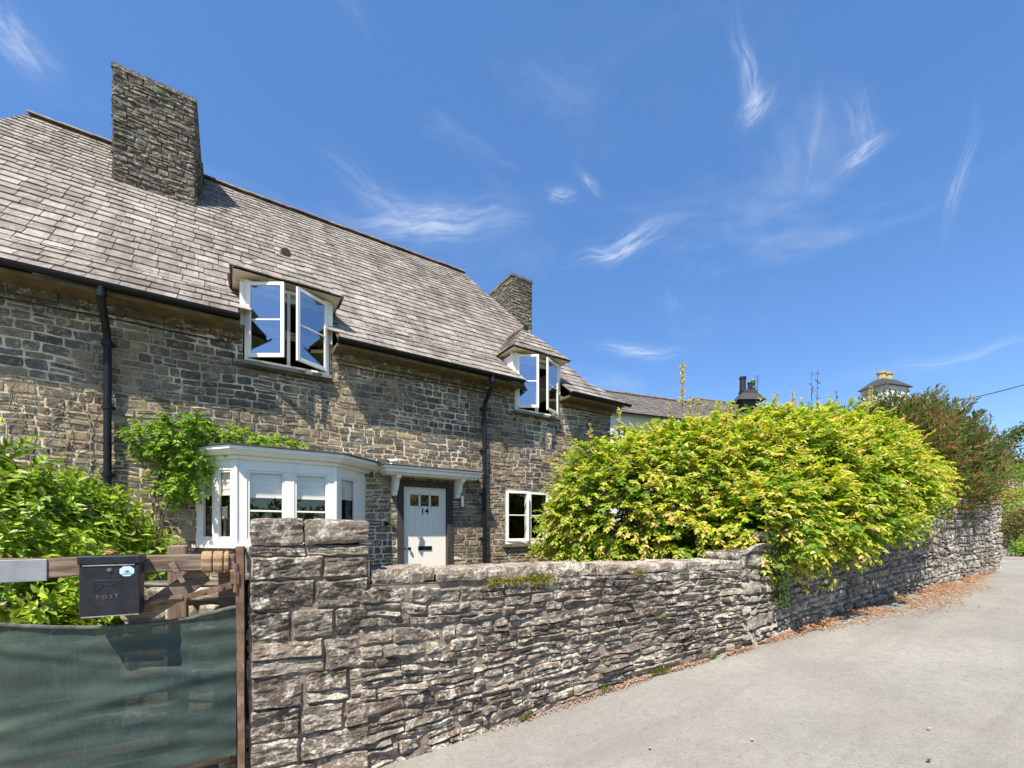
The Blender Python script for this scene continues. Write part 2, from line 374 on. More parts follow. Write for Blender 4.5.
def m_road():
    t = NT('worn_tarmac')
    big = t.noise(.55, 5, .6); fine = t.noise(70, 4, .8); mid = t.noise(14, 5, .7)
    c = t.mix(t.ramp(big, .3, .7), (.235, .222, .195), (.325, .308, .268))
    c = t.mix(t.ramp(mid, .35, .7, 0, .35), c, (.17, .16, .15)); c = t.mix(t.ramp(t.noise(.8, 4, .6), .5, .7, 0, .5), c, (.30, .245, .205))
    d, vc = t.voro(55); c = t.mix(t.ramp(fine, .55, .72, 0, .55), c, (.47, .45, .41)); c = t.mix(t.ramp(fine, .44, .28, 0, .75), c, (.07, .065, .06))
    c = t.mix(t.ramp(t.noise(3.2, 6, .75), .60, .72, 0, .4), c, (.40, .375, .32)); c = t.mix(t.ramp(t.noise(1, 6, .7, .3, stretch=(.18, 1.3, 1)), .48, .64, 0, .38), c, (.17, .16, .142)); c = t.mix(t.ramp(t.noise(26, 5, .85), .58, .68, 0, .8), c, (.10, .095, .085))
    return t.done(c, .9, t.bump(t.math('ADD', fine, t.math('MULTIPLY', d, .8)), .7, .006), .25)
M['road'] = m_road()
def m_ground(name, a, b, c3):
    t = NT(name); c = t.mix(t.ramp(t.noise(1.5, 6, .7), .35, .65), a, b); c = t.mix(t.ramp(t.noise(40, 4, .7), .5, .7, 0, .7), c, c3)
    return t.done(c, .95, t.bump(t.noise(30, 5, .7), .8, .03), .1)
M['earth'] = m_ground('garden_earth', (.10, .08, .05), (.07, .09, .03), (.16, .14, .09))
M['gravel'] = m_ground('gravel', (.30, .27, .22), (.24, .21, .18), (.5, .47, .42))
M['grass_far'] = m_ground('far_grass', (.07, .11, .03), (.10, .13, .045), (.13, .15, .06))
M['leaf'] = m_leaf('leaf', .5, .46)
M['leaf_gloss'] = m_leaf('leaf_gloss', .38, .36)
M['litter'] = m_leaf('litter', .8, .1)

# ------------------------------------------------------------------ terrain
GX = [-40, -2, .8, 1.4, 2.2, 3.3, 5.1, 7.6, 10.6, 15.8, 22, 40, 120]
GZ = [-.35, -.06, -.02, .03, .11, .22, .33, .48, .56, .67, .74, .9, 1.2]
def g(x): return float(np.interp(x, GX, GZ))
def sheet(name, xs, ys, zf, mat, kind='structure'):
    mb = MB(); V = [(x, y, zf(x, y)) for y in ys for x in xs]; nx = len(xs)
    F = [[j*nx+i, j*nx+i+1, (j+1)*nx+i+1, (j+1)*nx+i] for j in range(len(ys)-1) for i in range(nx-1)]
    mb.add(V, np.array(F)); return struct(mb.build(name, mat, smooth=True), kind)
gx = sorted(set([-900, -300, -100, -40]+[x*1.0 for x in range(-12, 42, 1)]+[60, 120, 300, 900, 1500]+GX))
sheet('ground', gx, [-900, -200, -60, -20, -10, -4, 0, 2, 4, 8, 20, 60, 200, 900], lambda x, y: g(x)-.09, M['grass_far'])
rx = sorted(set([x*.5 for x in range(-40, 90)]+[x for x in GX if -20 <= x <= 44]))
sheet('road', rx, [-5.0, -3, -1, 0, 1, 2, 2.6, 3.2], lambda x, y: g(x)-.016+.012*vnoise([[x*.7, y*.7, 0]])[0]*(0 if y > 2.2 else 1), M['road'])

# ------------------------------------------------------------------ rubble masonry
def pick(pal, r): return np.array(pal[int(r*len(pal)) % len(pal)], float)
def rubble(mb, s0, s1, h0, h1, mapf, openings=(), ch=(.08, .15), cw=(.14, .38), gap=.008, proud=.016, rough=.008, pal=((.3, .26, .2),), grid=(5, 4), seed=1,
           wavy=.012, split=.15, mort=-.004, jit=.004, smooth_r=.25, dmod=None, lam=0.0):
    """stones laid in uneven courses over a mortar face; mapf(s,h,d)->xyz"""
    R = random.Random(seed)
    a = np.linspace(0, 1, grid[0]+1); b = np.linspace(0, 1, grid[1]+1)
    h = h0; stones = []
    while h < h1-.02:
        t = R.uniform(*ch)
        if h+t > h1-.04: t = h1-h
        hb, ht = h, h+t; h = ht
        cuts = sorted({s0, s1} | {c for o in openings if o[2] < ht-.02 and o[3] > hb+.02 for c in (o[0], o[1]) if s0 < c < s1})
        for c0, c1 in zip(cuts[:-1], cuts[1:]):
            if c1-c0 < .02: continue
            mid = (c0+c1)/2; zb, zt = hb, ht; ok = True
            for o in openings:
                if o[0] < mid < o[1] and o[2] < ht and o[3] > hb:
                    lo = max(0, o[2]-hb); hi = max(0, ht-o[3])
                    if max(lo, hi) < .03: ok = False; break
                    if lo >= hi: zt = o[2]
                    else: zb = o[3]
            if not ok: continue
            x = c0
            while x < c1-.01:
                w = R.uniform(*cw)*(.8+.5*R.random()*(t/ch[1]))
                if x+w > c1-cw[0]*.6: w = c1-x
                if w > cw[1]*1.6: w = w/2
                if R.random() < split and zt-zb > ch[0]*1.3:
                    q = zb+(zt-zb)*R.uniform(.35, .65); stones += [(x, x+w, zb, q), (x, x+w, q, zt)]
                else: stones.append((x, x+w, zb, zt))
                x += w
    ng = (len(a), len(b)); A, B = np.meshgrid(a, b, indexing='ij')
    F = np.array([[i*ng[1]+j, (i+1)*ng[1]+j, (i+1)*ng[1]+j+1, i*ng[1]+j+1] for i in range(grid[0]) for j in range(grid[1])])
    edge = (A == 0) | (A == 1) | (B == 0) | (B == 1)
    allV = []; allC = []; allF = []; off = 0
    for k, (x0, x1, z0, z1) in enumerate(stones):
        w = x1-x0-gap; t = z1-z0-gap
        if w < .01 or t < .008: continue
        e = min(.006+rough*.5, w*.2, t*.2)
        aa = (A-.5)*w; bb = (B-.5)*t
        # put the second ring close to the edge
        ia = np.where(A == a[1], -w/2+e, np.where(A == a[-2], w/2-e, aa)); ib = np.where(B == b[1], -t/2+e, np.where(B == b[-2], t/2-e, bb))
        # round corners
        px = ia.copy(); pz = ib.copy()
        cx = np.abs(px)/(w/2); cz = np.abs(pz)/(t/2)
        rr = smooth_r*(.6+.8*R.random()); f = 1-rr*.5*(cx**3)*(cz**3)
        px *= 1-(1-f)*min(1, t/w*1.2); pz *= f
        rot = R.gauss(0, .02); px, pz = px*cos(rot)-pz*sin(rot), px*sin(rot)+pz*cos(rot)
        S = (x0+x1)/2+px; H = (z0+z1)/2+pz
        P = np.stack([S.ravel(), H.ravel(), np.full(S.size, k*.37)], 1)
        jn = vnoise(P*14, 3); jn2 = vnoise(P*14, 5); S = S.ravel()+jn*jit; H = H.ravel()+jn2*jit+wavy*vnoise(np.stack([S.ravel()*1.3, H.ravel()*1.3, 0*S.ravel()], 1), 8)
        d = proud*R.uniform(.35, 1.25)+rough*vnoise(P*np.array([9, 13, 1]), 9, 3, .6)
        tilt = R.gauss(0, rough*.5); d = d+tilt*((A.ravel()-.5)*2)+R.gauss(0, rough*.4)*((B.ravel()-.5)*2)
        if lam: d = d+lam*(.6-1.6*np.abs(vnoise(np.stack([S*5+k, H*30+S*4*((k % 5)-2), 0*S+k*.7], 1), 12, 2, .6)))+lam*.8*np.abs(vnoise(np.stack([S*24+k, H*55, 0*S], 1), 13))
        d = np.where(edge.ravel(), mort-.006, d)
        d = np.maximum(d, mort-.006)
        if dmod: d = d+dmod(S, H)
        V = mapf(S, H, d)
        c = pick(pal, R.random())*R.uniform(.72, 1.22)
        allV.append(V); allC.append(np.broadcast_to(c, (len(V), 3))); allF.append(F+off); off += len(V)
    mb.add(np.concatenate(allV), np.concatenate(allF), np.concatenate(allC), 0)
    # mortar face
    xs = sorted({s0, s1} | {c for o in openings for c in (o[0], o[1]) if s0 < c < s1} | set(np.arange(s0, s1, .5)))
    zs = sorted({h0, h1} | {c for o in openings for c in (o[2], o[3]) if h0 < c < h1} | set(np.arange(h0, h1, .5)))
    for x0, x1 in zip(xs[:-1], xs[1:]):
        for z0, z1 in zip(zs[:-1], zs[1:]):
            mx, mz = (x0+x1)/2, (z0+z1)/2
            if any(o[0] < mx < o[1] and o[2] < mz < o[3] for o in openings): continue
            S = np.array([x0, x1, x1, x0]); H = np.array([z0, z0, z1, z1]); D = np.full(4, float(mort))
            if dmod: D = D+dmod(S, H)
            mb.add(mapf(S, H, D), np.array([[0, 1, 2, 3]]), (.5, .5, .5), 1)
def planemap(P, Q, zf=None):
    L, U, Nn = seg_frame(P, Q)
    def f(s, h, d):
        return np.stack([P[0]+U[0]*s+Nn[0]*d, P[1]+U[1]*s+Nn[1]*d, h if zf is None else zf(s, h)], -1)
    return f, L

# ================================================================== THE COTTAGE
FY = 7.8                                    # facade plane
cottage = thing('stone_cottage', (2.4, FY, .4), 'long two-storey rubble-stone cottage with slate roof, white casements and number 14 on its door', 'house')
D1 = (.17, 1.42, 4.14, 4.78); D2 = (5.18, 6.36, 4.14, 4.78)
BAY = (-.38, 2.0, .3, 2.78); DOOR = (2.58, 3.70, .3, 2.54); GW = (4.93, 6.16, 1.30, 2.50)
palH = [tuple(np.array(q)*(.90, .86, .84)) for q in [(.50, .41, .25), (.42, .33, .20), (.30, .255, .195), (.54, .44, .25), (.42, .30, .19), (.25, .20, .14), (.50, .41, .28), (.45, .34, .20), (.20, .16, .12), (.38, .31, .21), (.24, .225, .20)]]
mb = MB(); f, L = planemap((-3.6, FY), (8.1, FY))
ops = [(o[0]+3.6, o[1]+3.6, o[2], o[3]) for o in (D1, D2, BAY, DOOR, GW)]
rubble(mb, 0, L, .25, 4.74, f, ops, ch=(.065, .14), cw=(.10, .32), gap=.011, proud=.012, rough=.010, pal=palH, grid=(6, 4), seed=5, mort=-.001, jit=.010, wavy=.034, split=.28)
# reveals of the openings
for o in (D1, D2, DOOR, GW):
    x0, x1, z0, z1 = o
    for (a, b) in (((x0-.02, FY+.004, z0), (x0, FY+.30, z1)), ((x1, FY+.004, z0), (x1+.02, FY+.30, z1)), ((x0-.02, FY+.004, z0-.02), (x1+.02, FY+.30, z0)), ((x0-.02, FY+.004, z1), (x1+.02, FY+.30, z1+.02))):
        box(mb, a, b, (.25, .2, .15), 1)
# ends and back (real masonry box, plain where the photo cannot look)
rb, Lr = planemap((8.1, FY), (8.1, 15.6)); rubble(mb, 0, Lr, .25, 4.74, rb, ch=(.1, .17), cw=(.2, .45), pal=palH, grid=(4, 3), seed=9)
lb, Ll = planemap((-3.6, 15.6), (-3.6, FY)); rubble(mb, 0, Ll, .25, 4.74, lb, ch=(.1, .17), cw=(.2, .45), pal=palH, grid=(4, 3), seed=19)
box(mb, (-3.6, 15.6, .2), (8.1, 15.9, 4.8), (.25, .2, .15), 1)
# stone corbel course under the eaves
R0 = random.Random(3)
x = -3.6
while x < 8.1:
    w = R0.uniform(.35, .7); x1 = min(8.1, x+w)
    m_ = (x+x1)/2
    if not (D1[0]-.2 < m_ < D1[1]+.2 or D2[0]-.2 < m_ < D2[1]+.2):
        box(mb, (x+.004, FY-.07-R0.uniform(0, .012), 4.50), (x1-.004, FY+.05, 4.60), np.array((.24, .18, .10))*R0.uniform(.75, 1.15), 0)
    x = x1
wall_o = mb.build('wall', [M['wall_stone'], M['mortar']], cottage)
# dark rooms behind the windows
mb = MB()
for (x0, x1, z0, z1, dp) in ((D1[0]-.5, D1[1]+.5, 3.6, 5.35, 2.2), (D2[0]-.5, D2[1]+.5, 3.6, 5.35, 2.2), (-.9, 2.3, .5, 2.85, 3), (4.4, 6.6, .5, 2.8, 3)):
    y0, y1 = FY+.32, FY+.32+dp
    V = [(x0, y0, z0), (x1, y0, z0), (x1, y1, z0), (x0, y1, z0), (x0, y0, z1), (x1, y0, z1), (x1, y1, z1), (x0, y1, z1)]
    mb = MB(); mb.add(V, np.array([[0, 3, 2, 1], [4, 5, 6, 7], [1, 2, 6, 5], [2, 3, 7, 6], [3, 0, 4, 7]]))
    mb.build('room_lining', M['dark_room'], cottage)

# ---- roof
RY, RZ = 11.8, 9.42; EY, EZ = 7.40, 4.70; KY, KZ = 8.2, 5.38
RXL, RXR = -3.17, 5.93
palS = [(.29, .26, .225), (.235, .21, .185), (.335, .30, .26), (.205, .185, .165), (.285, .245, .21), (.31, .285, .25)]
def xl(y): return RXL-.30*(RY-y)
def xr(y): return 5.93+(RY-y)*(1.70/3.6) if y > KY else 7.63+(KY-y)*.85
def in_dormer(x, y): return any(a+.02 < x < b-.02 and y < 8.35 for a, b in ((.12, 1.47), (5.12, 6.42)))
def slates(mb, O, Uv, Vv, vmax, ulo, uhi, seed, expo=(.245, .17), wid=(.24, .38), skip=None, th=.020, pal=palS, lift=.0, v0=0):
    R = random.Random(seed); O, Uv, Vv = [np.array(q, float) for q in (O, Uv, Vv)]; Nn = np.cross(Uv, Vv); Nn /= np.linalg.norm(Nn)
    v = v0; row = 0
    while v < vmax-.02:
        ex = expo[0]+(expo[1]-expo[0])*(v/max(vmax, 1e-3)); vm = min(v+ex*1.9, vmax+.02)
        lo, hi = ulo(v), uhi(v); lo2, hi2 = ulo(min(v+ex, vmax)), uhi(min(v+ex, vmax))
        u = min(lo, lo2)-R.uniform(0, wid[0])
        while u < max(hi, hi2):
            w = R.uniform(*wid)*(1-.25*v/max(vmax, 1)); a, b = u, u+w-.009; u += w
            a = max(a, lo); b = min(b, hi)
            if b-a < .02: continue
            at, bt = max(a, ulo(vm)), min(b, uhi(vm))
            if bt <= at: at = bt = (max(ulo(vm), min((a+b)/2, uhi(vm))))
            if skip and skip((O+Uv*(a+b)/2+Vv*(v+ex*.4))): continue
            j = R.gauss(0, .012)+(.05 if R.random() < .006 else 0); t0 = .016+th+R.uniform(0, .006)+lift; t1 = .004+lift; tl = R.gauss(0, .002)
            P = [O+Uv*a+Vv*(v+j)+Nn*(t0-th+tl), O+Uv*b+Vv*(v+j)+Nn*(t0-th-tl), O+Uv*bt+Vv*vm+Nn*(t1-.004), O+Uv*at+Vv*vm+Nn*(t1-.004),
                 O+Uv*a+Vv*(v+j)+Nn*(t0+tl), O+Uv*b+Vv*(v+j)+Nn*(t0-tl), O+Uv*bt+Vv*vm+Nn*t1, O+Uv*at+Vv*vm+Nn*t1]
            mb.add(P, BOXF, pick(pal, R.random())*R.uniform(.80, 1.16))
        v += ex; row += 1
mb = MB()
lv = Vector((0, KY-EY, KZ-EZ)); uv = Vector((0, RY-KY, RZ-KZ)); l1, l2 = lv.length, uv.length
sk = lambda P: in_dormer(P[0], P[1])
slates(mb, (0, EY, EZ), (1, 0, 0), tuple(lv.normalized()), l1, lambda v: xl(EY+v*(KY-EY)/l1), lambda v: xr(EY+v*(KY-EY)/l1), 21, (.26, .25), (.22, .38), sk)
slates(mb, (0, KY, KZ), (1, 0, 0), tuple(uv.normalized()), l2, lambda v: xl(KY+v*(RY-KY)/l2), lambda v: xr(KY+v*(RY-KY)/l2), 22, (.245, .155), (.20, .36), sk, v0=-.10)
# underlay (with dormer holes) and the planes facing away
def under(y0, z0, y1, z1):
    ys = [y0, y1]
    if y0 < 8.35 < y1: ys = [y0, 8.35, y1]
    for a, b in zip(ys[:-1], ys[1:]):
        za = z0+(z1-z0)*(a-y0)/(y1-y0); zb = z0+(z1-z0)*(b-y0)/(y1-y0)
        xs = [(xl(a), .12), (1.47, 5.12), (6.42, xr(a))] if a < 8.3 else [(xl(a), xr(a))]
        for i, (p, q) in enumerate(xs):
            q2 = xr(b) if i == len(xs)-1 else q; p2 = xl(b) if i == 0 else p
            mb.add([(p, a, za-.004), (q, a, za-.004), (q2, b, zb-.004), (p2, b, zb-.004)], np.array([[0, 1, 2, 3]]), (.06, .05, .045))
under(EY, EZ, KY, KZ); under(KY, KZ, RY, RZ)
mb.add([(RXR, RY, RZ), (xr(KY), KY, KZ), (xr(KY), 15.4, KZ)], np.array([[0, 1, 2]]), (.3, .26, .23))
mb.add([(xr(KY), KY, KZ), (8.30, EY, EZ), (8.30, 16.2, EZ), (xr(KY), 15.4, KZ)], np.array([[0, 1, 2, 3]]), (.3, .26, .23))
mb.add([(RXL, RY, RZ), (RXR, RY, RZ), (xr(KY), 15.4, KZ), (xl(KY), 15.4, KZ)], np.array([[3, 2, 1, 0]]), (.3, .26, .23))
mb.add([(xl(KY), 15.4, KZ), (xr(KY), 15.4, KZ), (8.30, 16.2, EZ), (xl(EY), 16.2, EZ)], np.array([[3, 2, 1, 0]]), (.3, .26, .23))
roof = mb.build('roof', M['slate'], cottage)
# gable behind left verge
mb = MB(); mb.add([(-3.55, KY, 4.6), (-3.55, 15.4, 4.6), (-3.5, RY, RZ-.6)], np.array([[0, 2, 1]]), (.25, .2, .16)); mb.build('gable', M['wall_stone'], cottage)
# ridge and hip tiles
mb = MB(); R1 = random.Random(4)
def ridge_run(A, B, r=.10, seglen=.42):
    A, B = Vector(A), Vector(B); n = max(1, int((B-A).length/seglen)); d = (B-A)/n
    for i in range(n):
        p, q = A+d*i, A+d*(i+1.04); c = np.array((.30, .25, .23))*R1.uniform(.7, 1.4); dz = R1.uniform(-.006, .008)
        U = d.normalized(); side = U.cross(Vector((0, 0, 1))).normalized(); up = side.cross(U)
        V = []
        for P, rr in ((p, r), (q, r*.93)):
            for k in range(7):
                a = pi*k/6; V.append(tuple(P+side*cos(a)*rr*1.15+up*(sin(a)*rr*.75-.01+dz)))
        mb.add(V, np.array([[k, k+1, 8+k, 7+k] for k in range(6)]+[[13, 7, 0, 6]]), c); mb.add(V[:7], [list(range(7))], c*.4); mb.add(V[7:], [list(range(7))[::-1]], c*.4)
ridge_run((RXL, RY, RZ+.02), (-1.8, RY, RZ+.02)); mb.build('ridge_tiles', M['ridge'], roof); mb = MB(); ridge_run((-.5, RY, RZ+.02), (RXR+.05, RY, RZ+.02))
mb.build('ridge_tiles', M['ridge'], roof)
# chimneys
def chimney(x0, x1, y0, y1, zb, zt, seed, pal, shoulder=None, cap=.05):
    mb = MB(); pts = [(x0, y0), (x1, y0), (x1, y1), (x0, y1)]
    for i in range(4):
        P, Q = pts[i], pts[(i+1) % 4]; f, L = planemap(P, Q)
        rubble(mb, 0, L, zb, zt, f, ch=(.07, .13), cw=(.14, .38), gap=.008, proud=.014, rough=.016, pal=pal, grid=(6, 4), seed=seed+i, wavy=.03, jit=.014, split=.4, mort=-.003, lam=.008)
    mb.add([(x0, y0, zt), (x1, y0, zt), (x1, y1, zt), (x0, y1, zt)], np.array([[0, 1, 2, 3]]), (.15, .13, .1), 1)
    o = mb.build('chimney', [M['chimney_stone'], M['mortar_dark']], roof)
    mb = MB(); box(mb, (x0-cap, y0-cap, zt-.0), (x1+cap, y1+cap, zt+.075), (.16, .15, .13))
    mb.build('capping', M['chimney_stone'], roof)
    return o
M['mortar_dark'] = m_flat('chimney_mortar', (.16, .14, .10), .95, .3, 5, .6, .1, dirt=(.06, .05, .04), dirt_amt=.9)
palC = [(.17, .13, .095), (.11, .09, .07), (.21, .165, .115), (.14, .12, .10), (.22, .19, .145), (.09, .078, .068)]
chimney(-1.76, -.56, 10.42, 12.6, 6.9, 9.93, 31, palC, cap=.025)
mb = MB(); f, L = planemap((-.50, 10.9), (-.50, 12.9)); rubble(mb, 0, L, 7.4, 9.1, f, ch=(.07, .13), cw=(.14, .38), proud=.02, pal=palC, grid=(4, 3), seed=77)
f, L = planemap((-.56, 10.9), (-.49, 10.9)); rubble(mb, 0, L, 7.4, 9.1, f, ch=(.1, .13), cw=(.14, .38), proud=.01, pal=palC, grid=(3, 3), seed=78)
box(mb, (-.56, 10.9, 9.1), (-.46, 12.9, 9.15), (.14, .12, .1)); mb.build('chimney_shoulder', [M['chimney_stone'], M['mortar_dark']], roof)
palC2 = [(.30, .24, .15), (.22, .18, .13), (.17, .15, .12), (.34, .29, .20), (.14, .12, .10)]
chimney(7.82, 8.64, 11.95, 13.38, 4.5, 10.03, 41, palC2, cap=.03)

# ---- dormers
def leafbox(mb, P, Q, a, b, z0, z1, n0, n1): segbox(mb, P, Q, a, b, z0, z1, n0, n1)
def casement(hx, hy, w, z0, z1, ang, sgn, parent, bar=.5, st=.05, name='casement', glass='glass_sky'):
    """hinged at (hx,hy), sgn=+1 opens with its free edge to +x"""
    a = radians(ang); fx, fy = hx+sgn*w*cos(a), hy-w*sin(a)
    P, Q = ((hx, hy), (fx, fy)) if sgn > 0 else ((fx, fy), (hx, hy))
    mb = MB()
    segbox(mb, P, Q, 0, st, z0, z1, -.02, .02); segbox(mb, P, Q, w-st, w, z0, z1, -.02, .02)
    segbox(mb, P, Q, st, w-st, z0, z0+st*1.2, -.018, .018); segbox(mb, P, Q, st, w-st, z1-st, z1, -.018, .018)
    zb = z0+(z1-z0)*bar; segbox(mb, P, Q, st, w-st, zb-.011, zb+.011, -.014, .014)
    o = bevel(mb.build(name, M['white'], parent), .004)
    mb = MB(); segbox(mb, P, Q, st-.005, w-st+.005, z0+st, z1-st+.005, -.003, .003); mb.build('pane', M[glass], parent)
    return o
def dormer(cx, label, angL, angR, wL=.56):
    w = .595; x0, x1 = cx-w, cx+w; zs, zh = 4.19, 5.44; y = FY-.03
    d = MB()
    # cheeks and front framing: the white timber box of the dormer
    box(d, (x0-.07, y+.002, 4.74), (x0-.012, 8.9, 5.40)); box(d, (x1+.012, y+.002, 4.74), (x1+.07, 8.9, 5.40)); box(d, (x0-.0115, y+.095, 5.30), (x1+.0115, y+.14, 5.40))
    body = bevel(d.build('dormer', M['white'], cottage), .004); tag(body, label)
    mb = MB()
    box(mb, (x0-.01, y-.02, zs), (x0+.045, y+.07, zh)); box(mb, (x1-.045, y-.02, zs), (x1+.01, y+.07, zh)); box(mb, (x0+.046, y-.02, zh-.05), (x1-.046, y+.07, zh)); box(mb, (x0+.046, y-.02, zs), (x1-.046, y+.07, zs+.05))
    box(mb, (cx-.022, y-.015, zs+.051), (cx+.022, y+.06, zh-.051))
    bevel(mb.build('window_frame', M['white'], body), .004)
    mb = MB(); box(mb, (x0-.05, y-.09, zs-.06), (x1+.05, y+.12, zs-.003)); bevel(mb.build('sill', M['lead'], body), .006)
    # soffit board + fascia
    ex0, ex1, ey, ez = cx-.76, cx+.76, FY-.22, 5.47
    mb = MB()
    mb.add([(ex0, ey, ez), (ex1, ey, ez), (ex1, 8.6, ez), (ex0, 8.6, ez)], np.array([[3, 2, 1, 0]]))
    box(mb, (x0-.07, y+.03, 5.40), (x1+.07, y+.09, ez-.003))
    mb.build('soffit', M['cream'], body)
    mb = MB(); ay, az = FY+.52, 6.32; by = 9.2
    E = [(ex0-.02, ey-.03, ez), (ex1+.02, ey-.03, ez), (ex1+.02, 8.75, ez), (ex0-.02, 8.75, ez), (cx, ay, az), (cx, by, az)]
    mb.add([tuple(np.array(p)-np.array((0, 0, .0))) for p in E], [[0, 1, 4], [1, 2, 5, 4], [3, 0, 4, 5]], (.10, .085, .07))
    # slate courses: front hip
    W2 = .78
    Vf = Vector((0, ay-(ey-.03), az-ez)); lf = Vf.length
    slates(mb, (cx, ey-.03, ez), (1, 0, 0), tuple(Vf.normalized()), lf, lambda v: -W2*(1-v/lf), lambda v: W2*(1-v/lf), int(cx*10)+3, (.2, .17), (.2, .33), v0=-.01)
    Ls = 9.2-ey; Vs = Vector((-W2, 0, az-ez)); lsn = Vs.length; kf = (ay-ey+.03)
    slates(mb, (cx+W2, ey-.03, ez), (0, 1, 0), tuple(Vs.normalized()), lsn, lambda v: kf*v/lsn, lambda v: Ls, int(cx*10)+5, (.2, .17), (.2, .33))
    Vs2 = Vector((W2, 0, az-ez))
    slates(mb, (cx-W2, 9.2, ez), (0, -1, 0), tuple(Vs2.normalized()), lsn, lambda v: 0, lambda v: (9.2-ey+.03)-kf*v/lsn, int(cx*10)+6, (.2, .17), (.2, .33))
    mb.build('dormer_roof', M['slate'], body)
    mb = MB()
    tube(mb, [(cx, ay-.10, az-.01), (cx, ay+.3, az-.0), (cx, by, az+.0)], [.085, .085, .05], 12, (.07, .065, .06)); mb.build('ridge_tiles', M['ridge'], body)
    mb = MB(); tube(mb, [(cx, ay-.108, az-.01), (cx, ay-.101, az-.01)], .072, 12); mb.build('vent_mouth_shade', M['wire'], body)  # black disc on the closed tube end, painted as the shade inside a hollow
    casement(x0+.03, y-.03, wL, zs+.055, zh-.045, angL, 1, body); casement(x1-.03, y-.03, .56, zs+.055, zh-.045, angR, -1, body)
    # blind / ceiling edge inside
    return body
dormer(.795, 'dormer over the bay with both white casements swung open', 33, 30)
dormer(5.77, 'dormer over the far end with its casements standing wide open', 34, 26, .47)

# ---- gutter, fascia
mb = MB()
def gutter(xa, xb):
    V = []; n = 7
    for x in (xa, xb):
        for k in range(n):
            a = pi+pi*k/(n-1); V.append((x, EY-.03+.058*cos(a), 4.715+.065*sin(a)))
        for k in range(n):
            a = 2*pi-pi*k/(n-1); V.append((x, EY-.03+.050*cos(a), 4.715+.056*sin(a)))
    m_ = 2*n; F = [[k, (k+1) % m_, m_+(k+1) % m_, m_+k] for k in range(m_)]
    mb.add(V, F); mb.add(V[:m_], [list(range(m_))]); mb.add(V[m_:], [list(range(m_))[::-1]])
gutter(-3.4, .13); gutter(1.46, 5.13); gutter(6.42, 8.35)
mb.build('gutter', M['black_metal'], cottage, smooth=False)
mb = MB()
for a, b in ((-3.5, .13), (1.46, 5.13), (6.42, 8.12)): box(mb, (a, EY+.035, 4.60), (b, FY+.02, 4.655))
mb.build('soffit', M['soffit_dark'] if 'soffit_dark' in M else M['cream_dark'] if 'cream_dark' in M else m_flat('eaves_board', (.15, .11, .055), .85, .3, 5, .3), cottage)
def downpipe(x, zb):
    mb = MB(); tube(mb, [(x, EY-.03, 4.68), (x, EY-.03, 4.55), (x, EY+.02, 4.46), (x, FY-.15, 4.22), (x, FY-.10, 4.10), (x, FY-.10, zb)], .042, 12)
    for z in (4.53, 4.04, 3.2, 2.3, 1.4):
        if z > zb: tube(mb, [(x, FY-.10 if z < 4.2 else EY-.03, z), (x, FY-.10 if z < 4.2 else EY-.03, z+.07)], .052, 12)
        if z < 4.2: box(mb, (x-.07, FY-.06, z+.02), (x+.07, FY+.01, z+.05))
    return mb.build('downpipe', M['black_metal'], cottage, smooth=False)
downpipe(-1.352, .4); downpipe(4.37, .4)
# black cable clipped round the dormers
mb = MB()
tube(mb, [(-3.5, FY-.03, 4.43), (.02, FY-.03, 4.43), (.04, FY-.03, 4.12), (.16, FY-.05, 4.09), (1.44, FY-.05, 4.09), (1.56, FY-.03, 4.12), (1.57, FY-.03, 4.43), (4.9, FY-.03, 4.43), (4.98, FY-.03, 4.1), (5.1, FY-.03, 4.08)], .008, 6)
mb.build('cable', M['wire'], cottage)

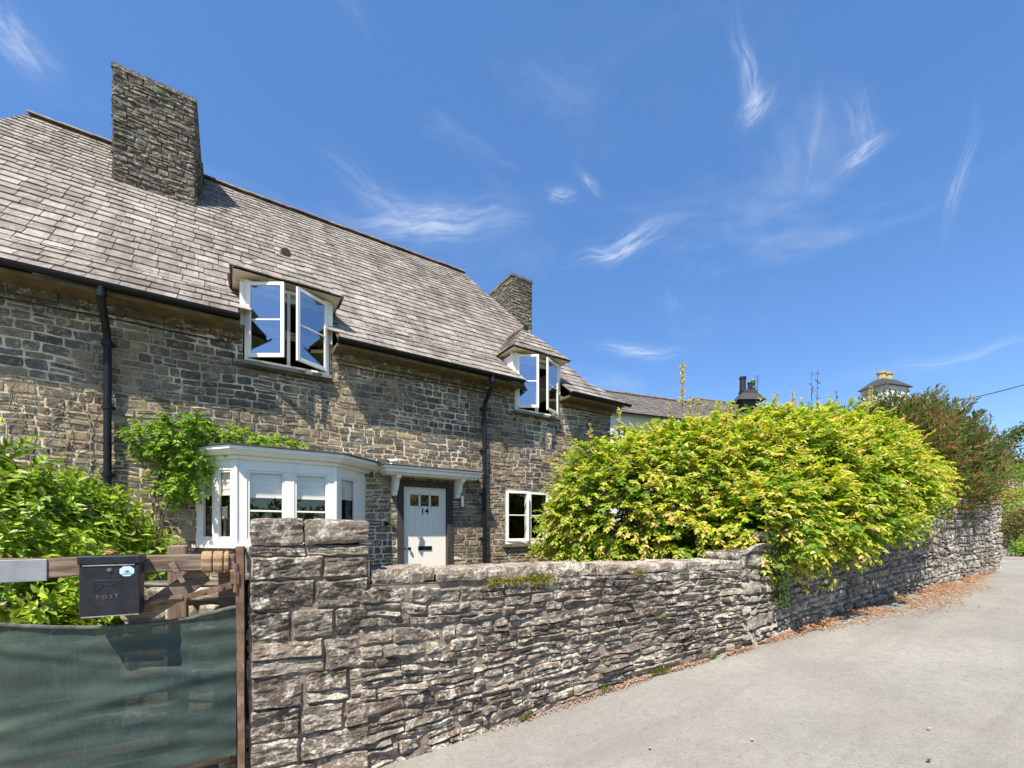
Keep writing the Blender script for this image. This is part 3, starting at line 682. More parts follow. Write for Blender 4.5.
# ---- bay window
def bay():
    pts = [(-.42, FY-.0), (.08, 7.2), (1.40, 7.2), (2.00, FY)]
    mb = MB()                                           # masonry base
    for i in range(3):
        f, L = planemap((pts[i][0], pts[i][1]+.04), (pts[i+1][0], pts[i+1][1]+.04)); rubble(mb, 0, L, .3, 1.34, f, ch=(.08, .15), cw=(.13, .34), gap=.012, proud=.012, pal=palH, grid=(5, 4), seed=51+i)
    base = mb.build('bay_base', [M['wall_stone'], M['mortar']], cottage)
    bw = MB()
    specs = [(0, [(.10, .34), (.40, .68)]), (1, [(.13, .60), (.735, 1.20)]), (2, [(.14, .58)])]
    z0, z1, zh = 1.47, 2.455, 2.60
    def miter(i):
        return pts[i], pts[i+1]
    panes = []
    for i, wins in specs:
        P, Q = miter(i); L, U, Nn = seg_frame(P, Q)
        segbox(bw, P, Q, 0.0, L, 1.36, z0, -.075, .0); segbox(bw, P, Q, 0, L, z1, zh, -.075, 0)
        edges = [0]+[e for w in wins for e in w]+[L]
        for a, b in zip(edges[0::2], edges[1::2]): segbox(bw, P, Q, a, b, z0+.0005, z1-.0005, -.074, .0-.001)
        panes += [(P, Q, w) for w in wins]
    for x, y in pts[1:3]: tube(bw, [(x, y+.012, 1.361), (x, y+.012, 2.6)], .028, 12)
    win = bevel(bw.build('bay_window', M['white'], cottage), .004)
    # casement bars and glass
    for j, (P, Q, (a, b)) in enumerate(panes):
        mb = MB()
        for (p, q, r, s) in ((a+.002, a+.03, z0+.002, z1-.002), (b-.03, b-.002, z0+.002, z1-.002), (a+.031, b-.031, z0+.002, z0+.035), (a+.031, b-.031, z1-.03, z1-.002)): segbox(mb, P, Q, p, q, r, s, -.055, -.012)
        if j in (2, 3): segbox(mb, P, Q, a+.031, b-.031, 1.865, 1.89, -.05, -.018)
        mb.build('sash', M['white'], win)
        mb = MB(); segbox(mb, P, Q, a+.028, b-.028, z0+.03, z1-.028, -.036, -.030); mb.build('pane', M['glass'], win)
    # sill
    def ring(e, z_a, z_b, yb):
        o = [(-.42-e*1.1, FY-.0), (.08-e*.6, 7.2-e), (1.40+e*.6, 7.2-e), (2.0+e*2.6, FY)]
        return o
    def slab(mb, e, za, zb, e2=None):
        o = ring(e, 0, 0, 0); e2 = e if e2 is None else e2; o2 = ring(e2, 0, 0, 0)
        V = [(x, y, za) for x, y in o]+[(x, y, zb) for x, y in o2]
        mb.add(V, [[3, 2, 1, 0], [4, 5, 6, 7], [0, 1, 5, 4], [1, 2, 6, 5], [2, 3, 7, 6]])
    mb = MB(); slab(mb, .05, 1.343, 1.385); bevel(mb.build('sill', M['white'], win), .005)
    mb = MB(); slab(mb, .035, 2.60, 2.655); slab(mb, .09, 2.656, 2.72, .14); slab(mb, .15, 2.721, 2.775)
    bevel(mb.build('cornice', M['white'], win), .004)
    mb = MB(); o = ring(.17, 0, 0, 0); q = [(-.3, FY), (.15, FY-.02), (1.35, FY-.02), (1.9, FY)]
    V = [(x, y, 2.778) for x, y in o]+[(x, y, 2.795) for x, y in o]+[(x, y, 2.90) for x, y in q]
    mb.add(V, [[0, 1, 5, 4], [1, 2, 6, 5], [2, 3, 7, 6], [4, 5, 9, 8], [5, 6, 10, 9], [6, 7, 11, 10], [3, 2, 1, 0]]); mb.build('bay_roof', M['lead_dark'], win)
    mb = MB(); V = [(x, y+.085, 1.44) for x, y in pts[1:3]]; mb.add([(-.33, FY, 1.44), (.12, 7.3, 1.44), (1.36, 7.3, 1.44), (1.9, FY, 1.44), (1.9, 8.3, 1.44), (-.33, 8.3, 1.44)], [[0, 1, 2, 3, 4, 5]]); mb.build('window_board', M['white'], win)
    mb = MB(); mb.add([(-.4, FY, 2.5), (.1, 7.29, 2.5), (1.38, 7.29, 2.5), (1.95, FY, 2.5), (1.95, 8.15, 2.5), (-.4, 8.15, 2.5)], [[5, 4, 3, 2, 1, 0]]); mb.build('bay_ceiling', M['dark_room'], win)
    return panes
bay_panes = bay()
labs = ['cream blind in the angled bay pane nearest the climbing leaves', 'cream blind behind the bay pane just above the candlestick', 'cream blind in the left pane of the front of the bay',
        'cream blind in the right pane of the front of the bay', 'cream blind in the angled bay pane beside the front door']
for j, (P, Q, (a, b)) in enumerate(bay_panes):
    mb = MB(); zb = 2.07 if j in (2, 3) else 2.10
    L, U, Nn = seg_frame(P, Q); n = 12; V = []; zt = 2.50; a, b = (a-.10, b) if j == 4 else (a, b+.06) if j < 2 else (a, b)
    for i in range(n+1):
        z = zt-(zt-zb)*i/n; dd = -.068-.010*abs(sin(i*pi/3))
        for s_ in (a-.02, b+.02): V.append((P[0]+U[0]*s_+Nn[0]*dd, P[1]+U[1]*s_+Nn[1]*dd, z))
    for i in range(n+1):
        z = zt-(zt-zb)*i/n
        for s_ in (a-.02, b+.02): V.append((P[0]+U[0]*s_+Nn[0]*-.095, P[1]+U[1]*s_+Nn[1]*-.095, z))
    o2 = 2*(n+1); F = [[2*i, 2*i+2, 2*i+3, 2*i+1] for i in range(n)]+[[o2+2*i+1, o2+2*i+3, o2+2*i+2, o2+2*i] for i in range(n)]+[[2*n, o2+2*n, o2+2*n+1, 2*n+1], [0, 1, o2+1, o2]]
    mb.add(V, F)
    tag(mb.build('roman_blind', M['blind']), labs[j], 'blind', 'blinds in the bay window')
# candlestick in the left pane
cpx, cpy = -.06, 7.52
cs = thing('candlestick', (cpx, cpy, 1.44), 'turned candlestick with a pale pillar candle standing inside the bay window', 'candlestick')
mb = MB(); lathe(mb, (cpx, cpy, 1.441), [(.045, 0), (.048, .01), (.02, .03), (.014, .06), (.024, .09), (.013, .12), (.02, .16), (.012, .2), (.022, .25), (.014, .29), (.04, .315), (.042, .33)], 16); mb.build('stem', M['brass'], cs, smooth=True)
mb = MB(); lathe(mb, (cpx, cpy, 1.772), [(.036, 0), (.036, .16), (.03, .165)], 16); mb.build('candle', M['wax'], cs)
mb = MB(); lathe(mb, (1.62, 7.66, 1.441), [(.05, 0), (.055, .04), (.04, .09), (.06, .14), (.07, .2)], 16)
tag(mb.build('vase', M['render_white']), 'small white vase standing on the bay sill beside the right-hand pane', 'vase')

# ---- front door
def text_mesh(name, s, size, origin, U, V, thick, mat, parent, bold=0.0, align='CENTER'):
    cu = bpy.data.curves.new(name, 'FONT'); cu.body = s; cu.size = size; cu.extrude = thick; cu.offset = bold; cu.align_x = align; cu.align_y = 'CENTER'
    to = bpy.data.objects.new(name, cu); me = bpy.data.meshes.new_from_object(to)
    bpy.data.objects.remove(to); o = bpy.data.objects.new(name, me); COL.objects.link(o); me.materials.clear(); me.materials.append(mat)
    U = Vector(U); V = Vector(V); Wn = U.cross(V); Mx = Matrix((U, V, Wn)).transposed().to_4x4(); Mx.translation = Vector(origin); me.transform(Mx)
    if parent: attach(o, parent)
    return o
def front_door():
    y = FY+.06
    fr = MB()
    box(fr, (2.585, FY-.03, .42), (2.70, FY+.14, 2.53)); box(fr, (3.585, FY-.03, .42), (3.70, FY+.14, 2.53)); box(fr, (2.70+.001, FY-.03, 2.425), (3.584, FY+.14, 2.53))
    bevel(fr.build('door_frame', M['dark_frame'], cottage), .006)
    d = MB(); nb = 7; x0, x1, z0, z1 = 2.705, 3.58, .45, 2.42; wz0, wz1 = 2.05, 2.28
    w = (x1-x0)/nb
    for i in range(nb):
        a = x0+i*w+.0007; b = x0+(i+1)*w-.0007
        if i in (0, nb-1): box(d, (a, y, z0), (b, y+.045, z1))
        else: box(d, (a, y, z0), (b, y+.045, wz0)); box(d, (a, y, wz1), (b, y+.045, z1))
    gx0, gx1 = x0+w, x1-w; gw = (gx1-gx0)/3
    for k in range(4): box(d, (gx0+k*gw-.017, y-.006, wz0-.02), (gx0+k*gw+.017, y+.04, wz1+.02))
    box(d, (gx0+.018, y-.006, wz0-.022), (gx1-.018, y+.04, wz0+.006)); box(d, (gx0+.018, y-.006, wz1-.006), (gx1-.018, y+.04, wz1+.022))
    do = bevel(d.build('door', M['door'], cottage), .003)
    for k in range(3):
        mb = MB(); box(mb, (gx0+k*gw+.017, y+.015, wz0+.006), (gx0+(k+1)*gw-.017, y+.021, wz1-.006)); mb.build('pane', M['glass'], do)
    mb = MB(); box(mb, (gx0, y+.09, wz0-.1), (gx1, y+.10, wz1+.1)); mb.build('hall_shade', M['dark_room'], do)  # dark sheet close behind the panes, coloured as the shade of the hall
    mb = MB(); box(mb, (3.01, y-.014, 1.215), (3.28, y-.001, 1.29)); box(mb, (3.025, y-.018, 1.226), (3.265, y-.0145, 1.279)); bevel(mb.build('letterbox', M['black_metal'], do), .003)
    mb = MB(); tube(mb, [(2.83, y, 1.25), (2.83, y-.03, 1.25), (2.83, y-.035, 1.25), (2.83, y-.06, 1.25)], [.028, .012, .03, .022], 14); mb.build('knob', M['black_metal'], do)
    mb = MB(); tube(mb, [(2.745, y-.002, 1.25), (2.745, y-.012, 1.25)], .016, 10); mb.build('lock', M['black_metal'], do)
    text_mesh('house_number', '14', .17, (3.14, y-.004, 1.955), (1, 0, 0), (0, 0, 1), .004, M['black_metal'], do, .001)
    mb = MB(); box(mb, (2.5, FY-.25, .30), (3.8, FY+.10, .44), (.3, .26, .2)); mb.build('door_step', M['wall_stone'], cottage)
front_door()
# porch hood with scrolled brackets
mb = MB(); x0, x1 = 2.26, 4.14; yf = FY-.36
box(mb, (x0+.03, yf+.05, 2.585), (x1-.03, FY, 2.62)); box(mb, (x0, yf, 2.621), (x1, FY, 2.69)); box(mb, (x0-.04, yf-.04, 2.691), (x1+.04, FY, 2.73))
hood = bevel(mb.build('door_hood', M['white'], cottage), .006)
mb = MB(); mb.add([(x0-.06, yf-.06, 2.733), (x1+.06, yf-.06, 2.733), (x1+.06, yf-.06, 2.745), (x0-.06, yf-.06, 2.745), (x0-.06, FY, 2.82), (x1+.06, FY, 2.82), (x0-.06, FY, 2.733), (x1+.06, FY, 2.733)],
    [[0, 1, 2, 3], [3, 2, 5, 4], [0, 3, 4, 6], [1, 7, 5, 2], [0, 6, 7, 1]]); mb.build('hood_roof', M['lead_dark'], hood)
prof = [(0, 0), (.30, 0), (.31, -.05)] + [(.29-.10*sin(t*pi/2/6), -.05-.12*(1-cos(t*pi/2/6))) for t in range(7)] + [(.17, -.20), (.15, -.25)] + [(.14-.05*sin(t*pi/2/5), -.26-.08*(1-cos(t*pi/2/5))) for t in range(6)] + [(.06, -.36), (0, -.36)]
for bx in (2.47, 3.74):
    mb = MB(); prism(mb, prof, (bx, FY-.005, 2.583), (0, -1, 0), (0, 0, 1), (1, 0, 0), 0, .085); mb.build('bracket', M['white'], hood)
# security camera, door lamp, bell
sc = thing('security_camera', (2.25, FY-.38, 2.74), 'white bullet camera fixed where the bay cornice meets the door hood', 'camera')
mb = MB(); tube(mb, [(2.42, 7.34, 2.80), (2.25, 7.25, 2.765)], .030, 12); mb.build('barrel', M['white'], sc)
mb = MB(); tube(mb, [(2.249, 7.249, 2.765), (2.242, 7.245, 2.764)], .022, 12); mb.build('lens', M['black_metal'], sc)
mb = MB(); tube(mb, [(2.36, 7.42, 2.745), (2.36, 7.32, 2.79)], .013, 8); tube(mb, [(2.36, 7.42, 2.745), (2.36, 7.42, 2.765)], .035, 12); mb.build('bracket', M['white'], sc)
wl = thing('wall_lamp', (3.88, FY, 2.2), 'small slim white lamp on the stone wall right of the front door', 'lamp')
mb = MB(); box(mb, (3.85, FY-.04, 2.05), (3.91, FY-.012, 2.3)); mb.build('back_plate', M['black_metal'], wl)
mb = MB(); tube(mb, [(3.88, FY-.075, 2.06), (3.88, FY-.075, 2.28)], .032, 12); mb.build('shade', M['white'], wl)
wl = thing('spotlight', (2.38, FY, 1.72), 'small twin spotlight on the stone wall left of the front door', 'lamp')
mb = MB(); tube(mb, [(2.36, FY-.02, 1.73), (2.36, FY-.09, 1.71)], [.03, .04], 12); mb.build('lamp_head', M['black_metal'], wl)
mb = MB(); tube(mb, [(2.46, FY-.02, 1.75), (2.46, FY-.10, 1.73)], [.03, .042], 12); mb.build('lamp_head', M['chrome'], wl)

# ---- ground floor window
def gwin():
    x0, x1, z0, z1 = GW; y = FY+.03; mb = MB()
    box(mb, (x0, y, z0), (x0+.05, y+.08, z1)); box(mb, (x1-.05, y, z0), (x1, y+.08, z1)); box(mb, (x0+.051, y, z1-.05), (x1-.051, y+.08, z1)); box(mb, (x0+.051, y-.02, z0), (x1-.051, y+.08, z0+.05)); box(mb, ((x0+x1)/2-.03, y, z0+.051), ((x0+x1)/2+.03, y+.08, z1-.051))
    fr = bevel(mb.build('ground_window', M['white'], cottage), .004)
    casement(x0+.05, y-.005, .53, z0+.055, z1-.055, 10, 1, fr, .52, glass='glass'); casement(x1-.05, y-.005, .53, z0+.055, z1-.055, 0, -1, fr, .52, glass='glass')
    mb = MB(); box(mb, (x0-.06, FY-.07, z0-.06), (x1+.06, FY+.05, z0-.003), (.25, .22, .17)); mb.build('sill', M['wall_stone'], fr)
gwin()

# ================================================================== FRONT WALLS
palF = [(.27, .215, .165), (.17, .135, .11), (.35, .295, .23), (.115, .095, .08), (.24, .195, .155), (.42, .365, .29), (.21, .16, .125), (.31, .265, .21), (.15, .125, .105)]
P0, P1, P2, P3 = (.10, 3.075), (.80, 3.0), (4.72, 2.585), (15.76, 2.28)
def wall_run(mb, P, Q, zb, zt, ch, cw, seed, grid, proud, rough, thick=.42, nrm=1.2, capmat=1, clip=False, **kw):
    """zb(s), zt(s): base and top height along the run; h is normalised to nrm metres"""
    f2, L = planemap(P, Q, lambda s, h: np.array([zb(q)+(zt(q)-zb(q))*(t/nrm) for q, t in zip(np.atleast_1d(s), np.atleast_1d(h))]))
    if clip: f2, L = planemap(P, Q, lambda s, h: np.array([min(zb(q)+t, zt(q)) for q, t in zip(np.atleast_1d(s), np.atleast_1d(h))]))
    rubble(mb, 0, L, 0, nrm, f2, ch=ch, cw=cw, seed=seed, grid=grid, proud=proud, rough=rough, **kw)
    L, U, Nn = seg_frame(P, Q)
    ss = np.linspace(0, L, max(2, int(L/.6)))
    V = []
    for q in ss:
        x, y = P[0]+U[0]*q, P[1]+U[1]*q
        V += [(x, y, zt(q)-.004), (x-Nn[0]*thick, y-Nn[1]*thick, zt(q)-.004), (x-Nn[0]*thick, y-Nn[1]*thick, zb(q)-.3)]
    F = [[3*i, 3*i+3, 3*i+4, 3*i+1] for i in range(len(ss)-1)]+[[3*i+1, 3*i+4, 3*i+5, 3*i+2] for i in range(len(ss)-1)]
    mb.add(V, np.array(F), (.2, .17, .13), capmat)
def gb(P, Q):
    L, U, Nn = seg_frame(P, Q); return lambda s: g(P[0]+U[0]*s)-.06
# gate pillar
pil = thing('gate_pillar', (.45, 3.2, -.02), 'square stone gate pillar at the near end of the roadside wall', 'pillar')
mb = MB(); ztop = 1.672
pc = [(.10, 3.075), (.80, 3.0), (.83, 3.42), (.13, 3.49)]
wall_run(mb, pc[0], pc[1], lambda s: -.06, lambda s: 1.50, (.13, .22), (.22, .42), 61, (26, 20), .020, .020, .42, 1.5, pal=palF, gap=.002, wavy=.014, jit=.010, mort=-.004, split=.3, smooth_r=.03, lam=.009)
wall_run(mb, pc[1], pc[2], lambda s: -.06, lambda s: 1.50, (.13, .22), (.2, .4), 62, (8, 6), .02, .015, .02, 1.5, pal=palF, gap=.012, mort=-.01)
wall_run(mb, pc[2], pc[3], lambda s: -.06, lambda s: 1.50, (.13, .22), (.2, .4), 63, (8, 6), .02, .015, .02, 1.5, pal=palF, gap=.012, mort=-.01)
wall_run(mb, pc[3], pc[0], lambda s: -.06, lambda s: 1.50, (.13, .22), (.2, .4), 64, (8, 6), .015, .012, .02, 1.5, pal=palF, gap=.012, mort=-.01)
mb.build('shaft', [M['front_stone'], M['front_mortar']], pil, smooth=False)
def rough_block(mb, P, Q, a, b, z0, z1, n0, n1, seed, amp=.012, div=.035, cols=(.22, .18, .15)):
    L, U, Nn = seg_frame(P, Q); A = np.array([P[0], P[1], 0.])
    dims = (b-a, n1-n0, z1-z0); ns = [max(2, int(d/div)) for d in dims]
    def put(fu, fv, o, du, dv, nu, nv):
        uu, vv = np.meshgrid(np.linspace(0, 1, nu+1), np.linspace(0, 1, nv+1), indexing='ij'); loc = np.array(o)+uu.ravel()[:, None]*np.array(du)+vv.ravel()[:, None]*np.array(dv)
        # soften corners
        cen = np.array([(a+b)/2, (n0+n1)/2, (z0+z1)/2]); hd = np.array(dims)/2; q = (loc-cen)/hd; m3 = np.sort(np.abs(q), 1)[:, 1]; loc = cen+(loc-cen)*(1-.04*(m3**8)[:, None])
        w = loc[:, :1]*U+loc[:, 1:2]*Nn+np.array([[0, 0, 1.]])*loc[:, 2:3]+A
        dsp = np.stack([vnoise(w*7, seed, 4, .6), vnoise(w*7, seed+1, 4, .6), vnoise(w*9, seed+2, 4, .6)], 1)*amp
        dsp = dsp-amp*.9*np.abs(vnoise(w*np.array([6, 6, 34.]), seed+5, 2))[:, None]*np.sign(w-(A+U*(a+b)/2+Nn*(n0+n1)/2+np.array([0, 0, (z0+z1)/2])))*np.array([.5, 1, .3])
        mb.add(w+dsp, np.array([[i*(nv+1)+j, (i+1)*(nv+1)+j, (i+1)*(nv+1)+j+1, i*(nv+1)+j+1] for i in range(nu) for j in range(nv)]), cols)
    X, Y, Z = dims
    put(0, 0, (a, n1, z0), (X, 0, 0), (0, 0, Z), ns[0], ns[2]); put(0, 0, (a, n0, z1), (X, 0, 0), (0, Y, 0), ns[0], ns[1])
    put(0, 0, (a, n0, z0), (0, Y, 0), (0, 0, Z), ns[1], ns[2]); put(0, 0, (b, n1, z0), (0, -Y, 0), (0, 0, Z), ns[1], ns[2])
    put(0, 0, (b, n0, z0), (-X, 0, 0), (0, 0, Z), ns[0], ns[2]); put(0, 0, (a, n1, z0), (X, 0, 0), (0, -Y, 0), ns[0], ns[1])
mb = MB(); rough_block(mb, pc[0], pc[1], -.005, .30, 1.505, ztop, -.44, .022, 5, .020, .02, (.22, .18, .145)); rough_block(mb, pc[0], pc[1], .306, .705, 1.505, ztop-.004, -.44, .028, 15, .022, .02, (.27, .22, .175))
mb.build('cap_stone', M['front_stone'], pil, smooth=False)
# low roadside wall
low = thing('roadside_wall', (2.7, 2.9, .1), 'low lichened stone wall along the road between gate pillar and shrub', 'wall')
mb = MB(); top_low = lambda s: 1.228-.014*s
P1b = (.73, 3.000)
wall_run(mb, P1b, P2, gb(P1b, P2), top_low, (.05, .13), (.10, .42), 71, (20, 12), .016, .024, .40, 1.25, pal=palF, gap=.002, wavy=.045, jit=.012, mort=-.004, split=.3, smooth_r=.10, lam=.007)
mb.build('wall_face', [M['front_stone'], M['front_mortar']], low, smooth=False)
mb = MB(); L12 = seg_frame(P1, P2)[0]; s = 0.01; R2 = random.Random(8); k = 0
while s < L12-.05:
    w = min(R2.uniform(.38, .75), L12-s); z = top_low(s)
    rough_block(mb, P1, P2, s, s+w-.012, z-.004, z+.090+R2.uniform(-.010, .006), -.43, .02+R2.uniform(-.012, .018), 20+k, .020, .028, np.array((.27, .215, .165))*R2.uniform(.75, 1.2)); s += w; k += 1
mb.build('coping', M['coping'], low, smooth=False)
# high wall under the shrubs
high = thing('garden_wall', (10, 2.4, .5), 'tall mottled rubble wall running up the lane under the overhanging shrubs', 'wall')
mb = MB(); top_hi = lambda s: 1.33+(2.74-1.33)*max(0, min(1, s/10.6))**.85 + .03*sin(s*3.1)+.02*sin(s*7.7)
wall_run(mb, P2, P3, gb(P2, P3), top_hi, (.07, .21), (.08, .24), 81, (8, 6), .03, .022, .38, 2.25, clip=True, lam=.008, pal=[(.32, .28, .235), (.19, .165, .14), (.45, .40, .33), (.24, .195, .15), (.36, .31, .25), (.55, .50, .42), (.14, .12, .105)], gap=.012, wavy=.06, jit=.018, mort=-.014, split=.4, smooth_r=.5)
mb.build('wall_face', [M['far_stone'], M['front_mortar']], high, smooth=False)
mb = MB()
f3, Le = planemap(P2, (P2[0]+.01, P2[1]+.5)); 
rubble(mb, 0, .5, 1.15, 1.36, planemap((P2[0]-.003, P2[1]+.5), (P2[0]-.003, P2[1]))[0], ch=(.09, .14), cw=(.15, .3), pal=palF, grid=(5, 4), seed=88)
f4, Le = planemap(P3, (15.9, 7.5)); rubble(mb, 0, Le, .55, 2.8, f4, ch=(.09, .16), cw=(.12, .32), gap=.014, proud=.03, rough=.02, pal=palF, grid=(5, 4), seed=89, mort=-.02)
mb.build('wall_end', [M['far_stone'], M['front_mortar']], high, smooth=True)
mb = MB(); sL = seg_frame(P2, P3)[0]; s = 0.5; k = 0
while s < sL-.05:
    w = min(R2.uniform(.25, .6), sL-s); z = top_hi(s+w/2)
    rough_block(mb, P2, P3, s, s+w-.012, z-.03, z+R2.uniform(.05, .11), -.38, .02+R2.uniform(-.02, .02), 60+k, .025, .07, np.array((.26, .23, .20))*R2.uniform(.7, 1.2)); s += w; k += 1
mb.build('coping', M['coping'], high, smooth=True)

# garden & drive sheets behind the wall
sheet('garden_ground', [x*.5 for x in range(1, 32)], [3.0, 3.6, 4.5, 5.5, 6.5, 7.79], lambda x, y: max(.36, g(x)+.02), M['earth'])
sheet('driveway', [-8, -6, -4, -3, -2, -1, 0, .2, .5], [2.5, 2.9, 3.2, 3.6, 4.5, 6, 7.79], lambda x, y: .0+.10*min(1, max(0, (y-2.6)/.8))+.22*min(1, max(0, (y-3)/4)), M['gravel'])
# step stones low wall behind the gate hinge
gy = thing('path_wall', (-.05, 4.6, .3), 'low pale stone wall running from the gate towards the bay window', 'wall')
mb = MB()
wall_run(mb, (-.06, 6.6), (-.02, 3.6), lambda s: .1, lambda s: 1.28, (.08, .15), (.12, .3), 91, (8, 6), .03, .02, .3, 1.1, pal=[(.40, .34, .24), (.30, .25, .17), (.2, .17, .12), (.45, .40, .30)], gap=.014, mort=-.016, jit=.01)
wall_run(mb, (-.62, 3.98), (-.02, 3.62), lambda s: .1, lambda s: 1.22, (.08, .15), (.12, .3), 92, (8, 6), .03, .02, .3, 1.1, pal=[(.46, .40, .28), (.32, .27, .18), (.2, .17, .12), (.52, .46, .34)], gap=.014, mort=-.016, jit=.01)
mb.build('wall_face', [M['coping'], M['front_mortar']], gy, smooth=True)

# ================================================================== GATE
GP, GQ = (-1.75, 3.27), (.085, 3.095)        # gate line
Lg, Ug, Ng = seg_frame(GP, GQ)
gate = thing('field_gate', (-.8, 3.18, .1), 'weathered wooden gate with a grey metal plate and rusty strap hinge', 'gate')
def gpt(s, n, z): return (GP[0]+Ug[0]*s+Ng[0]*n, GP[1]+Ug[1]*s+Ng[1]*n, z)
gs = lambda x: (x-GP[0])/Ug[0]
def plank(mb, a, b, ha, hb, t0, t1, n=14, amp=.005, seed=0):
    """plank from (s,z) a to (s,z) b, half heights ha,hb, normal offsets t0..t1, gently uneven"""
    d = np.array([b[0]-a[0], b[1]-a[1]]); Ld = np.hypot(*d); d /= Ld; p = np.array([-d[1], d[0]]); V = []
    for i in range(n+1):
        t = i/n; c = np.array(a)+d*Ld*t; h = ha+(hb-ha)*t
        nz = vnoise(np.array([[t*Ld*5, k*3.1, seed] for k in range(4)]), seed+2)*amp
        for k, (sg, tt) in enumerate(((-1, t0), (-1, t1), (1, t1), (1, t0))):
            q = c+p*sg*(h+nz[k]); V.append(gpt(q[0], tt, q[1]))
    F = [[4*i+k, 4*i+(k+1) % 4, 4*i+4+(k+1) % 4, 4*i+4+k] for i in range(n) for k in range(4)]+[[3, 2, 1, 0], [4*n, 4*n+1, 4*n+2, 4*n+3]]
    mb.add(V, F)
mb = MB(); plank(mb, (0, 1.402), (gs(.03), 1.412), .058, .045, -.035, .035, 30); gr = mb.build('top_rail', M['gate_wood'], gate); bevel(gr, .006)
mb = MB(); plank(mb, (gs(-.46), 1.09), (gs(-.13), 1.345), .05, .055, -.034, -.006, 12, seed=3); bevel(mb.build('brace', M['gate_wood'], gate), .006)
mb = MB(); plank(mb, (gs(-.27), 1.415), (gs(-.215), 1.30), .017, .012, .036, .06, 6, seed=7); bevel(mb.build('peg', M['gate_wood'], gate), .004)
for z in (.95, .70, .45, .22):
    mb = MB(); plank(mb, (0, z), (gs(.0), z+.01), .04, .04, -.075, -.04, 10, seed=int(z*10)); mb.build('bar', M['gate_wood'], gate)
mb = MB(); plank(mb, (gs(-.02), .12), (gs(-.02), 1.34), .045, .045, -.112, -.076, 8); mb.build('stile', M['gate_wood'], gate)
mb = MB(); plank(mb, (.1, .12), (.1, 1.34), .045, .045, -.112, -.076, 8); mb.build('stile', M['gate_wood'], gate)
# strap hinge
mb = MB(); plank(mb, (gs(-.24), 1.205), (gs(.055), 1.285), .016, .019, .036, .046, 10, .002, 9); tube(mb, [gpt(gs(-.40), .04, 1.19), gpt(gs(-.31), .046, 1.215), gpt(gs(-.22), .042, 1.21)], [.016, .021, .015], 8)
for sx in (-.20, -.12, -.03): tube(mb, [gpt(gs(sx), .046, 1.208+(sx+.24)*.27), gpt(gs(sx), .055, 1.208+(sx+.24)*.27)], .009, 8)
mb.build('strap_hinge', M['rust'], gate)
# rope lashings
mb = MB()
for sa_, sb_ in ((-.135, -.083), (-.078, -.030), (-.025, .0)):
    ring_ = [(.048*cos(2*pi*k/18)*(1+.25*abs(sin(4*pi*k/18))), .064*sin(2*pi*k/18)*(1+.06*sin(k*2.1))) for k in range(18)]
    prism(mb, ring_, gpt(0, 0, 1.41), Ng, (0, 0, 1), Ug, gs(sa_), gs(sb_), (.4, .3, .15))
bevel(mb.build('binding', M['rope'], gate), .006)
mb = MB(); frame_box(mb, gpt(0, 0, 0), Ug, Ng, (0, 0, 1), (0.05, .036, 1.34), (gs(-.775), .042, 1.452)); bevel(mb.build('metal_plate', M['galv'], gate), .004)
# hinge post: rusty channel next to pillar
gp = thing('gate_post', gpt(gs(.06), 0, 0), 'rusty steel hinge post standing against the stone gate pillar', 'post')
mb = MB(); plank(mb, (gs(.062), .1), (gs(.055), 1.50), .018, .02, -.03, .05, 18, .004, 3); mb.build('channel', M['rust'], gp)
mb = MB(); plank(mb, (gs(.03), 1.28), (gs(.03), 1.35), .022, .022, .02, .06, 4, .002, 3); tube(mb, [gpt(gs(.035), .05, 1.23), gpt(gs(.035), .05, 1.40)], .013, 8); mb.build('hinge_pin', M['rust'], gp)
# timber post behind
tp = MB(); wp = (-.27, 3.42)
box(tp, (wp[0]-.05, wp[1]-.05, .1), (wp[0]+.05, wp[1]+.05, 1.505)); tag(bevel(tp.build('timber_post', M['post_wood']), .012, 3), 'square weathered oak post rising just behind the gate rail', 'post')
# windbreak mesh
def mesh_sheet():
    mb = MB(); nu, nv = 110, 90; s1 = gs(.035); V = []
    us = np.linspace(0, 1, nu+1); vs = np.linspace(0, 1, nv+1)
    for i in us:
        sx = i*s1; xw = GP[0]+Ug[0]*sx
        sag = 1.128-.055*sin(pi*min(1, max(0, (xw+.95)/1.0)))+.012*max(0, min(1, (xw+.2)/.2))
        zb = .235-.02*(1-i)-.0+ .02*sin(i*9)
        for j in vs:
            z = sag+(zb-sag)*j
            V.append((sx, z))
    V = np.array(V); S, Z = V[:, 0], V[:, 1]
    Pn = np.stack([S*1.1+Z*.9, Z*2.6-S*.5, np.zeros_like(S)], 1)
    n = .012+.022*vnoise(Pn, 3, 2)+.010*vnoise(np.stack([S*2+Z, Z*9-S*2.5, 0*S], 1), 6, 2)+.004*np.sin(Z*48+S*5+2*vnoise(Pn*2, 9))
    # diagonal tension creases from the tied corners
    cr = .012*np.exp(-((Z-(1.02-.30*(S-.75)))/.03)**2)*(S > .7)*(S < 1.6); n = n+cr
    n = n+.012*np.exp(-((Z-(.62+.16*(S-.9)))/.035)**2)
    n = np.maximum(n, -.002)+.003*vnoise(Pn*6, 4)
    co = np.array([gpt(a, b, c) for a, b, c in zip(S, n, Z)])
    F = np.array([[i*(nv+1)+j, (i+1)*(nv+1)+j, (i+1)*(nv+1)+j+1, i*(nv+1)+j+1] for i in range(nu) for j in range(nv)])
    mb.add(co, F)
    o = mb.build('windbreak_mesh', M['mesh'], smooth=True)
    return tag(o, 'green windbreak netting stretched across the wooden gate', 'netting'), [co[i*(nv+1)] for i in range(nu+1)]
net, edge = mesh_sheet()
